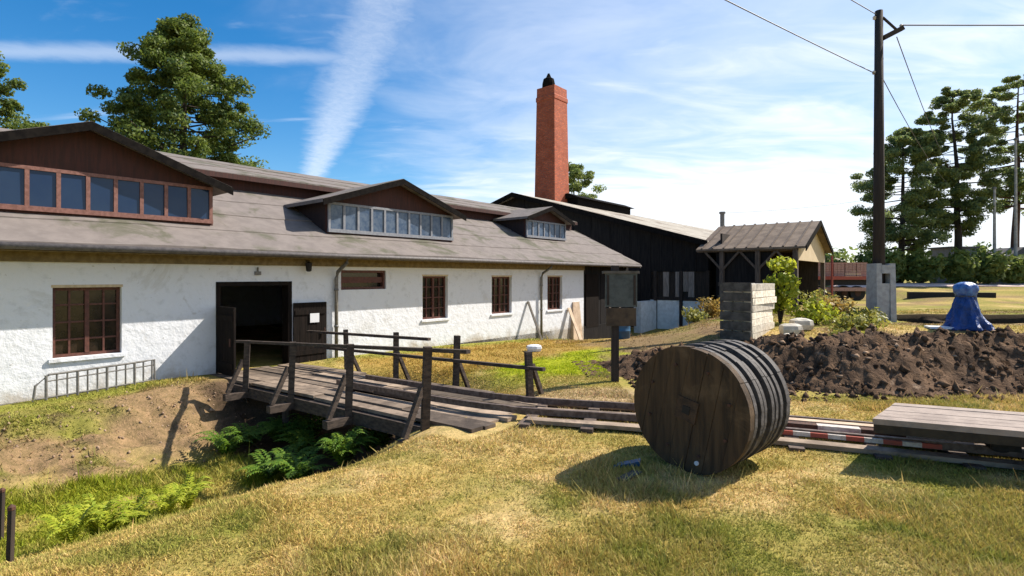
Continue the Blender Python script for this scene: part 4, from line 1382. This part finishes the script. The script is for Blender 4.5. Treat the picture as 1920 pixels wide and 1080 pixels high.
# ------------------------------------------------------------------ stack of beams behind the reel
C0 = np.array((6.78, 15.0)); stz = H(7.0, 15.5)
proto = None
for lay in range(8):
    for k in range(3):
        t = k * .28
        c = C0 - N2 * (t + .14) + S2 * (.0 + random.uniform(-.05, .05))
        h = .19
        zb = stz + lay * (h + .012)
        if proto is None:
            a = MB()
            a.bar((c[0], c[1], zb + h / 2), (c[0] + S2[0] * 2.3, c[1] + S2[1] * 2.3, zb + h / 2), .255, h)
            proto = a.build('stacked_beam', 'stack_end', base=(c[0], c[1], zb))
            tag(proto, 'pale squared beam in the tall stack behind the reel', 'beam', 'beams stacked behind the reel')
        else:
            o = proto.copy(); C.objects.link(o)
            o.scale = (random.uniform(.96, 1.0), random.uniform(.93, 1.0), random.uniform(.94, 1.0)); o.location = (c[0], c[1], zb); o.rotation_euler = (0, 0, random.uniform(-.012, .012))
ld = MB()  # dark layer painting the shade on the stack's left face
for k in range(6):
    zq = stz + .02 + k * .275
    q0 = C0 - N2 * .01 - S2 * .14; q1 = C0 - N2 * .86 - S2 * .14
    ld.bar((q0[0], q0[1], zq + .12), (q1[0], q1[1], zq + .12), .06, .24)
tag(ld.build('shade_boards', 'stack_wood', base=(C0[0], C0[1], stz)), 'dark boards added to paint the shaded side of the beam stack', 'boards')
for i, (x, y, r) in enumerate(((8.15, 15.6, .30), (8.75, 16.1, .33), (7.75, 14.9, .22))):
    stone('stone_block', (x, y, H(x, y)), r, 'pale_stone', ['pale rough block between the beam stack and the weeds', 'largest pale block lying right of the beam stack', 'smallest pale block at the foot of the beam stack'][i], 'stone', 'pale blocks beside the beam stack', (1, .8, 1.1), i)

# ------------------------------------------------------------------ blue covered thing
tx, ty = 13.86, 16.3
tz = H(tx, ty)
rr_ = random.Random(8)
phs = [rr_.uniform(0, 6.28) for _ in range(4)]
def wob(a_, z):
    k = max(0, 1 - z / 1.0)
    return 1 + .11 * k * sin(a_ * 7 + phs[0] + z * 2) + .08 * sin(a_ * 4 + phs[1] + z * 3) + .045 * sin(a_ * 11 + phs[2] + z * 5) + .16 * mnoise.noise((cos(a_) * 2.2, sin(a_) * 2.2, z * 3.5)) + .08 * mnoise.noise((cos(a_) * 6, sin(a_) * 6, z * 9))
tp_ = thing('tarp_cover', (tx, ty, tz), 'blue tarpaulin tied over an upright pump like shape on the grass', 'tarpaulin')
a = MB(); a.lathe([(.56, -.02), (.58, .02), (.55, .08), (.51, .18), (.47, .28), (.42, .40), (.37, .52), (.33, .64), (.29, .76), (.26, .88), (.235, .96), (.235, 1.0)], (tx, ty, tz), 52, wob); a.build('skirt', 'blue_tarp', tp_)
a = MB(); a.lathe([(.235, 1.0), (.25, 1.05), (.28, 1.11), (.30, 1.18), (.29, 1.25), (.27, 1.32), (.20, 1.38), (.12, 1.42), (.03, 1.43)], (tx, ty, tz), 28, lambda a_, z: 1 + .10 * sin(a_ * 5 + phs[3] + z * 6) + .14 * mnoise.noise((cos(a_) * 3, sin(a_) * 3, z * 8))); a.build('hood', 'blue_tarp_pale', tp_, smooth=True)
a = MB(); a.lathe([(.245, .985), (.26, 1.0), (.245, 1.02)], (tx, ty, tz), 20); a.build('cord', 'cable', tp_)
a = MB()
a.prism([(tx - 1.15, ty - .1, tz + .005), (tx - .55, ty - .3, tz + .005), (tx - .45, ty + .2, tz + .005), (tx - 1.0, ty + .35, tz + .005)], (0, 0, .06))
tag(a.build('plastic_sheet', 'sheet_white', base=(tx - .8, ty, tz)), 'folded white plastic sheet on the grass beside the blue cover', 'sheet')

# ------------------------------------------------------------------ utility pole and wires
ux, uy = 13.07, 19.0
uz = H(ux, uy)
pole = thing('utility_pole', (ux, uy, uz), 'tall dark wooden utility pole clamped in grey concrete stubs', 'pole')
a = MB(); a.tube([(ux, uy, uz + .25), (ux, uy, 6), (ux, uy, 11.45)], [.20, .165, .125], 14); a.build('shaft', 'pole_wood', pole, smooth=True)
for dx in (-.24, .24):
    a = MB()
    a.hexa([(ux + dx - .105, uy - .42, uz - .2), (ux + dx + .105, uy - .42, uz - .2), (ux + dx + .105, uy + .2, uz - .2), (ux + dx - .105, uy + .2, uz - .2),
            (ux + dx - .09, uy - .36, 2.45), (ux + dx + .09, uy - .36, 2.45), (ux + dx + .09, uy + .16, 2.45), (ux + dx - .09, uy + .16, 2.45)]); a.build('concrete_stub', 'concrete', pole)
a = MB(); a.box((ux - .14, uy - .36, uz + .0), (ux + .14, uy - .26, 1.75)); a.box((ux - .148, uy - .38, 2.1), (ux + .148, uy - .27, 2.40)); a.build('clamp_block', 'concrete', pole)
a = MB(); a.bar((ux + .1, uy - .1, 10.45), (ux + .78, uy - .1, 10.80), .14, .16); a.build('crossarm', 'pole_wood', pole)
a = MB(); a.bar((ux + .1, uy - .05, 11.2), (ux + .62, uy - .08, 10.7), .06, .06); a.build('strut', 'pole_wood', pole)
for (q) in ((ux + .72, uy - .1, 10.86), (ux - .16, uy, 11.2), (ux - .18, uy, 9.25)):
    a = MB(); a.lathe([(.03, -.06), (.06, -.03), (.045, 0), (.06, .03), (.03, .07)], q, 10); a.build('insulator', 'white_paint', pole)
def wire(p, q, sag, label, r=.016):
    p, q = np.array(p, float), np.array(q, float)
    a = MB()
    pts = []
    for k in range(17):
        t = k / 16
        v = p + (q - p) * t
        v[2] -= sag * 4 * t * (1 - t)
        pts.append(v)
    a.tube(pts, r, 6)
    tag(a.build('power_cable', 'cable', base=tuple(p)), label, 'cable', 'overhead cables at the utility pole')
wire((ux - .16, uy - .05, 9.2), (-8.9, 4.0, 9.5), .1, 'overhead cable from the pole sloping up to the top left')
wire((ux - .12, uy - .05, 11.3), (-9, 4.5, 11.6), .1, 'short bit of cable from the very top of the pole to the top edge')
wire((ux + .72, uy - .1, 10.9), (46, 18.2, 10.9), .1, 'thick level cable from the crossarm to the right edge', .024)
wire((ux + .15, uy + .05, 9.1), (36, 44, 9.6), .4, 'lower cable from the pole running away to the right trees')
wire((ux + .6, uy - .05, 10.5), (38, 46, 10.8), .4, 'upper cable from the crossarm running away to the right trees')
wire((pv[0], pv[1], 7.1), (34, 50.5, 9.3), .2, 'thin distant cable from the shed vent pipe to the trees', .012)

# ------------------------------------------------------------------ loaded wagon far behind the weeds
lw = thing('brick_trailer', (21.0, 35, .42), 'rust red flat trailer loaded with bricks behind the weeds', 'trailer')
a = MB(); a.box((19.2, 34.2, 1.78), (23.1, 36.2, 2.0)); a.build('bed', 'red_paint', lw)
a = MB(); a.box((19.4, 34.4, 1.42), (22.9, 36.0, 1.775)); a.build('chassis', 'black_iron', lw)
a = MB(); a.box((19.3, 34.15, 1.05), (23.6, 34.35, 1.28)); a.build('side_beam', 'lilac_brick', lw)
for x in (19.9, 22.3):
    for y in (34.5, 35.9):
        a = MB(); a.tube([(x, y - .12, .9), (x, y + .12, .9)], .48, 20); wh = a.build('wheel', 'black_iron', lw)
        a = MB(); a.tube([(x, y - .14, .9), (x, y + .14, .9)], .2, 14); a.build('hub', 'rust_iron', wh)
a = MB(); a.tube([(20.4, 34.0, .5), (20.4, 34.0, 3.3)], .07, 8); a.build('stake', 'red_paint', lw)
proto = None
for k in range(5):
    x0 = 19.35 + k * .74
    if proto is None:
        a = MB()
        for j in range(6):
            for i in range(3):
                a.box((x0 + i * .23, 34.5, 2.003 + j * .15), (x0 + i * .23 + .215, 35.6, 2.003 + j * .15 + .138))
        proto = a.build('brick_stack', 'lilac_brick', base=(x0, 34.5, 2.003))
        tag(proto, 'block of pinkish bricks standing on the red trailer', 'bricks', 'brick blocks on the red trailer')
    else:
        o = proto.copy(); C.objects.link(o); o.location = (x0, 34.5, 2.003)

# timber and low objects on the far grass
for i, (x0, y0, x1, y1, z, m_, lb) in enumerate(((24.5, 33, 28.5, 31.5, .35, 'black_iron', 'black beam lying on the far grass left of the blue cover'),
                                               (30.5, 31, 34.5, 30, .25, 'old_board', 'brown beam lying on the far grass right of the blue cover'))):
    a = MB(); zz = H(x0, y0); a.bar((x0, y0, zz + z / 2), (x1, y1, zz + z / 2), .4, z * 1.3)
    tag(a.build('timber_baulk', m_, base=(x0, y0, zz)), lb, 'beam')

# grey huts under the right trees
def hut(x, y, w_, d_, h_, label, flat):
    z = H(x, y)
    t = thing('concrete_hut', (x, y, z), label, 'hut', 'grey huts under the trees')
    a = MB(); a.box((x - w_ / 2, y, z - .1), (x + w_ / 2, y + d_, z + h_)); a.build('wall', 'hut_wall', t)
    a = MB()
    if flat:
        a.box((x - w_ / 2 - .15, y - .15, z + h_ + .003), (x + w_ / 2 + .15, y + d_ + .15, z + h_ + .16))
    else:
        a.prism([(x - w_ / 2 - .2, y - .2, z + h_ + .003), (x + w_ / 2 + .2, y - .2, z + h_ + .003), (x, y - .2, z + h_ + .8)], (0, d_ + .4, 0))
    a.build('roof', 'gutter', t)
    a = MB(); a.box((x - .45, y - .05, z), (x + .45, y - .002, z + h_ * .72)); dd = a.build('door', 'dark_board', t)
    a = MB(); a.box((x + .32, y - .08, z + h_ * .33), (x + .38, y - .052, z + h_ * .40)); a.build('handle', 'galv', dd)
hut(40.2, 47.5, 2.4, 2.2, 3.1, 'grey flat roofed hut between the two taller right trees', True)
hut(43.6, 45.5, 2.4, 2.6, 2.3, 'low grey hut with pitched roof at the right edge', False)
for i, (x, y, top, lb) in enumerate(((38.9, 43, 9.0, 'thin pale post between the trees left of the grey hut'), (40.8, 43.2, 13, 'tall thin pale post in front of the right edge tree'))):
    z = H(x, y)
    t = thing('pale_post', (x, y, z), lb, 'post', 'pale posts among the trees')
    a = MB(); a.tube([(x, y, z), (x, y, top)], [.13, .08], 8); a.build('shaft', 'pale_bark', t)
    a = MB(); a.lathe([(.10, top), (.14, top + .05), (.10, top + .2)], (x, y, 0), 8); a.build('cap', 'galv', t)

# ------------------------------------------------------------------ trees and plants
def leaf_cards(centres, radii, count, size, rng, flat=1.0, elong=1.7):
    k = len(centres)
    idx = rng.integers(0, k, count)
    d = rng.normal(0, 1, (count, 3))
    d /= np.linalg.norm(d, axis=1)[:, None]
    rad = rng.random(count) ** .45
    c = centres[idx] + d * (rad * radii[idx])[:, None] * np.array((1, 1, flat))
    nrm = d + rng.normal(0, .7, (count, 3)) + np.array((0, 0, .35))
    nrm /= np.linalg.norm(nrm, axis=1)[:, None]
    t = np.cross(nrm, rng.normal(0, 1, (count, 3)))
    t /= np.linalg.norm(t, axis=1)[:, None]
    b = np.cross(nrm, t)
    sz = size * rng.uniform(.55, 1.3, count)
    t = t * (sz * elong / 2)[:, None]; b = b * (sz / 2)[:, None]
    V = np.stack([c - t, c + b * .9, c + t, c - b * .9], 1).reshape(-1, 3)
    return V, np.arange(4 * count)


def tree(name, x, y, top, prof, label, leafm, nl, size, seed, bark='bark', cl=.9, nbr=46, rise=.25, trunk_r=.35, flat=.6, start=.2, group=None, tiers=False, dens=3):
    """prof(t)-> crown radius for t in 0..1 from crown bottom to top"""
    rng = np.random.default_rng(seed)
    z0 = H(x, y) - .1
    t0 = thing(name, (x, y, z0), label, 'tree', group)
    a = MB()
    pts = []
    kx, ky = 0, 0
    for k in range(9):
        f = k / 8
        pts.append((x + kx, y + ky, z0 + (top - z0) * .96 * f))
        kx += rng.normal(0, .06) * trunk_r * 3; ky += rng.normal(0, .06) * trunk_r * 3
    a.tube(pts, [trunk_r * (1.15 if k == 0 else 1 - .9 * k / 8) for k in range(9)], 8)
    cb = z0 + (top - z0) * start
    cs, rs = [], []
    for i in range(nbr):
        f = (i + .5 * rng.random()) / nbr
        if tiers:
            f = (math.floor(f * 9) + .35 * rng.random()) / 9
        zb = cb + (top - cb) * f * .97
        L = prof(f) * rng.uniform(.72, 1.12)
        an = i * 2.399 + rng.normal(0, .3)
        ti = (zb - z0) / ((top - z0) * .96) * 8
        kk = min(int(ti), 7)
        p0 = np.array(pts[kk]) + (np.array(pts[kk + 1]) - np.array(pts[kk])) * (ti - kk)
        p1 = p0 + np.array((cos(an) * L, sin(an) * L, L * rise * rng.uniform(.4, 1.4)))
        pm = (p0 + p1) / 2 + np.array((0, 0, -.06 * L + rng.normal(0, .05)))
        r0 = max(.035, trunk_r * .32 * (1 - f))
        a.tube([p0, pm, p1], [r0, r0 * .65, r0 * .25], 5, cap=False)
        for q in range(dens):
            t = .45 + .6 * (q + rng.random() * .7) / dens
            c = p0 + (p1 - p0) * t
            cs.append(c + rng.normal(0, .22, 3) * cl); rs.append(cl * rng.uniform(.55, 1.15) * (.6 + .4 * (1 - f)))
    cs.append(np.array(pts[-1]) + (0, 0, .1)); rs.append(cl * .6)
    a.build('trunk', bark, t0, smooth=True)
    V, F = leaf_cards(np.array(cs), np.array(rs), nl, size, rng, flat)
    raw_mesh('crown', V, F, 4, leafm, parent=t0)
    return t0


tree('broad_tree', -18.7, 30.5, 16.6, lambda f: np.interp(f, [0, .25, .5, .75, .9, 1], [4.9, 4.7, 4.0, 2.9, 1.5, .6]), 'tall broad green tree behind the workshop roof left of the contrail', 'leaf_lime', 90000, .12, 3, cl=1.0, nbr=110, rise=.2, trunk_r=.42, start=.22, flat=.62, dens=3)
tree('broad_tree', -29.3, 28.5, 14.8, lambda f: np.interp(f, [0, .3, .6, .85, 1], [4.4, 4.6, 3.8, 2.4, .9]), 'green tree cut by the left edge above the workshop roof', 'leaf_lime', 45000, .12, 7, cl=1.0, nbr=64, rise=.25, trunk_r=.35, start=.2, flat=.62)
tree('small_tree', 6.9, 58, 14.4, lambda f: np.interp(f, [0, .4, .8, 1], [2.6, 3.2, 2.2, .9]), 'small light green tree just right of the brick chimney', 'leaf_far', 16000, .17, 9, cl=1.05, nbr=34, trunk_r=.25, start=.35)
tree('pine_tree', 32.6, 45, 14.4, lambda f: np.interp(f, [0, .3, .6, .85, 1], [3.0, 3.7, 3.5, 2.4, 1.1]), 'dark rounded tree directly right of the utility pole', 'leaf_deep', 56000, .125, 13, cl=.92, nbr=64, trunk_r=.30, start=.22, group='trees at the right', rise=.15, flat=.6)
tree('pine_tree', 38.0, 45.5, 18.1, lambda f: np.interp(f, [0, .3, .55, .8, 1], [2.2, 2.7, 3.0, 2.9, 1.2]), 'tall dark tree with a bare lower trunk in the middle of the right group', 'leaf_deep', 52000, .125, 17, cl=.85, nbr=56, trunk_r=.34, start=.28, group='trees at the right', rise=.12, flat=.55, bark='bark')
tree('pine_tree', 43.9, 46.5, 19.4, lambda f: np.interp(f, [0, .3, .6, .85, 1], [2.4, 3.0, 3.6, 3.0, 1.4]), 'tall dark tree cut by the right edge with a reddish trunk', 'leaf_deep', 48000, .125, 19, cl=.9, nbr=50, trunk_r=.36, start=.36, group='trees at the right', rise=.12, flat=.55, bark='bark_red')

def shrub(name, x, y, r, h, leafm, label, nl, size, seed, group=None, cat='shrub', nst=7, z=None):
    rng = np.random.default_rng(seed)
    z0 = (H(x, y) if z is None else z) - .03
    t0 = thing(name, (x, y, z0), label, cat, group)
    a = MB(); cs, rs = [], []
    for i in range(nst):
        an = i * 2.399 + rng.normal(0, .3)
        L = r * rng.uniform(.3, .85); hh = h * rng.uniform(.55, 1.0)
        if i == 0: L, hh = .05, h
        p1 = np.array((x + cos(an) * L, y + sin(an) * L, z0 + hh * .92))
        a.tube([(x, y, z0), (x + cos(an) * L * .4, y + sin(an) * L * .4, z0 + hh * .5), p1], [.02 + .01 * h, .015 + .006 * h, .006], 5)
        for q in (.45, .7, .95):
            cs.append(np.array((x, y, z0)) + (p1 - np.array((x, y, z0))) * q); rs.append(r * rng.uniform(.28, .48))
    a.build('stem', 'bark', t0)
    V, F = leaf_cards(np.array(cs), np.array(rs), nl, size, rng, .9)
    V[:, 2] = np.maximum(V[:, 2], z0 + .02)
    raw_mesh('foliage', V, F, 4, leafm, parent=t0)
    return t0

# far hedge line
lab = ['low dark green bush left of the pole', 'wide green bush behind the concrete stubs', 'green bush right of the pole', 'dark bush under the rounded tree', 'bush left of the flat roofed hut', 'bush in front of the flat roofed hut', 'bush between the two huts', 'bush behind the pitched hut']
for i, (x, y, r, h) in enumerate(((27, 46, 2.3, 2.6), (30.5, 44, 2.2, 2.8), (33, 43, 2.0, 2.6), (35.6, 42.5, 2.0, 2.7), (37.4, 42, 1.8, 2.5), (39.4, 41.5, 1.6, 2.0), (41.4, 43, 1.8, 2.4), (45.5, 44, 2.2, 2.8))):
    shrub('hedge_bush', x, y, r, h, 'leaf_far', lab[i], 2600, .26, 40 + i, 'bushes along the far edge of the field', 'bush', 9)
for i, (x, y, r, h) in enumerate(((30, 92, 5, 5), (44, 96, 5, 4.6), (58, 99, 6, 5.2), (72, 99, 6, 4.8), (86, 98, 6, 5.5), (100, 98, 6, 5), (114, 98, 6, 5))):
    shrub('distant_bush', x, y, r, h, 'leaf_far', 'distant bush in the hedge line beyond the sandy road', 2200, .55, 60 + i, 'distant bushes beyond the sandy road', 'bush', 9)
shrub('sapling', 9.05, 18.0, .75, 2.35, 'leaf_bright', 'bright yellow green sapling in front of the open barn', 1500, .12, 81, cat='sapling', nst=8)
wl = ['yellow green weed clump below the bright sapling', 'low weed clump left of the concrete stubs', 'rusty brown dock plants in front of the red trailer', 'pale weed clump at the back of the soil heap', 'broad weed clump right of the pale blocks', 'small leafy weed between the barn and trailer', 'dark rusty weed heap in front of the low white shed wall', 'brown weed clump at the corner of the low white shed wall']
for i, (x, y, r, h, m_, n_) in enumerate(((10.0, 17.6, .8, .85, 'leaf_bright', 700), (12.1, 18.2, .6, .5, 'leaf_weed', 500), (11.9, 19.6, 1.0, .75, 'leaf_rust', 700), (8.9, 14.0, .6, .5, 'leaf_weed', 600), (9.9, 15.3, .8, .6, 'leaf_weed', 700), (13.6, 23.5, .9, .9, 'leaf_weed', 600), (9.0, 24.0, .8, 1.0, 'leaf_rust', 600), (8.0, 23.2, .7, .7, 'leaf_weed', 500))):
    shrub('weed_clump', x, y, r, h, m_, wl[i], n_, .10, 90 + i, 'weeds behind the soil heap', 'weed', 8)


def fern(x, y, r, h, m_, label, seed, group, nf=14, z=None):
    rng = np.random.default_rng(seed)
    z0 = H(x, y) if z is None else z
    V, F = [], []
    for i in range(nf):
        an = i * 2.399 + rng.normal(0, .2)
        L = r * rng.uniform(.7, 1.1); hh = h * rng.uniform(.7, 1.1)
        d = np.array((cos(an), sin(an), 0)); sd = np.array((-sin(an), cos(an), 0))
        prev = None
        K = 13
        for k in range(K + 1):
            t = k / K
            c = np.array((x, y, z0)) + d * L * (t ** 1.15) + np.array((0, 0, hh * (1.75 * t - 1.15 * t * t)))
            if prev is not None and k > 1:
                w_ = .30 * L * (1 - t) ** .7 * min(1, t * 3.2) + .012
                for sg in (-1, 1):
                    b = len(V)
                    tip = c + sd * sg * w_ + d * w_ * .35 + np.array((0, 0, -.2 * w_))
                    m1 = (prev + c) / 2
                    V += [prev, m1 + sd * sg * w_ * .55 - d * .012, tip, c + sd * sg * w_ * .35 + d * .01]
                    F += [b, b + 1, b + 2, b + 3]
            prev = c
    o = raw_mesh('fern', np.array(V), np.array(F), 4, m_, base=(x, y, z0))
    return tag(o, label, 'fern', group)


random.seed(21)
for i in range(15):
    s_ = random.uniform(-1.75, -.3) if i % 4 else random.uniform(-2.0, -1.5); n_ = random.uniform(3.0, 7.0)
    x, y, _ = P(s_, n_, 0)
    fern(x, y, random.uniform(.38, .58), random.uniform(.55, .85), 'leaf_fern', 'dark green fern growing in the trench under the footbridge', 200 + i, 'ferns under the footbridge', 16)
for i in range(8):
    s_ = -3.2 - .2 * i + random.uniform(-.1, .1); n_ = random.uniform(5.3, 6.2)
    x, y, _ = P(s_, n_, 0)
    r_ = random.uniform(.22, .34)
    fern(x, y, r_, r_ * random.uniform(1.5, 2.1), 'leaf_fern_pale', 'pale yellow green fern in the trench bottom at lower left', 240 + i, 'pale ferns in the left trench', 12)

# stake at the left edge
for i, (x, y, h, lb) in enumerate(((-4.58, 4.86, .50, 'short dark stake at the left edge nearest the camera'), (-5.9, 6.15, .55, 'dark stake at the left edge further down the trench'))):
    z = H(x, y)
    t = thing('wooden_stake', (x, y, z), lb, 'stake', 'stakes at the left edge')
    a = MB(); a.bar((x, y, z - .1), (x + .02, y, z + h), .04, .04, up=(1, 0, 0)); a.build('shaft', 'dark_board', t)
    a = MB(); a.lathe([(.030, z + h + .002), (.03, z + h + .03), (.008, z + h + .05)], (x + .02, y, 0), 8); a.build('tip', 'rust_iron', t)
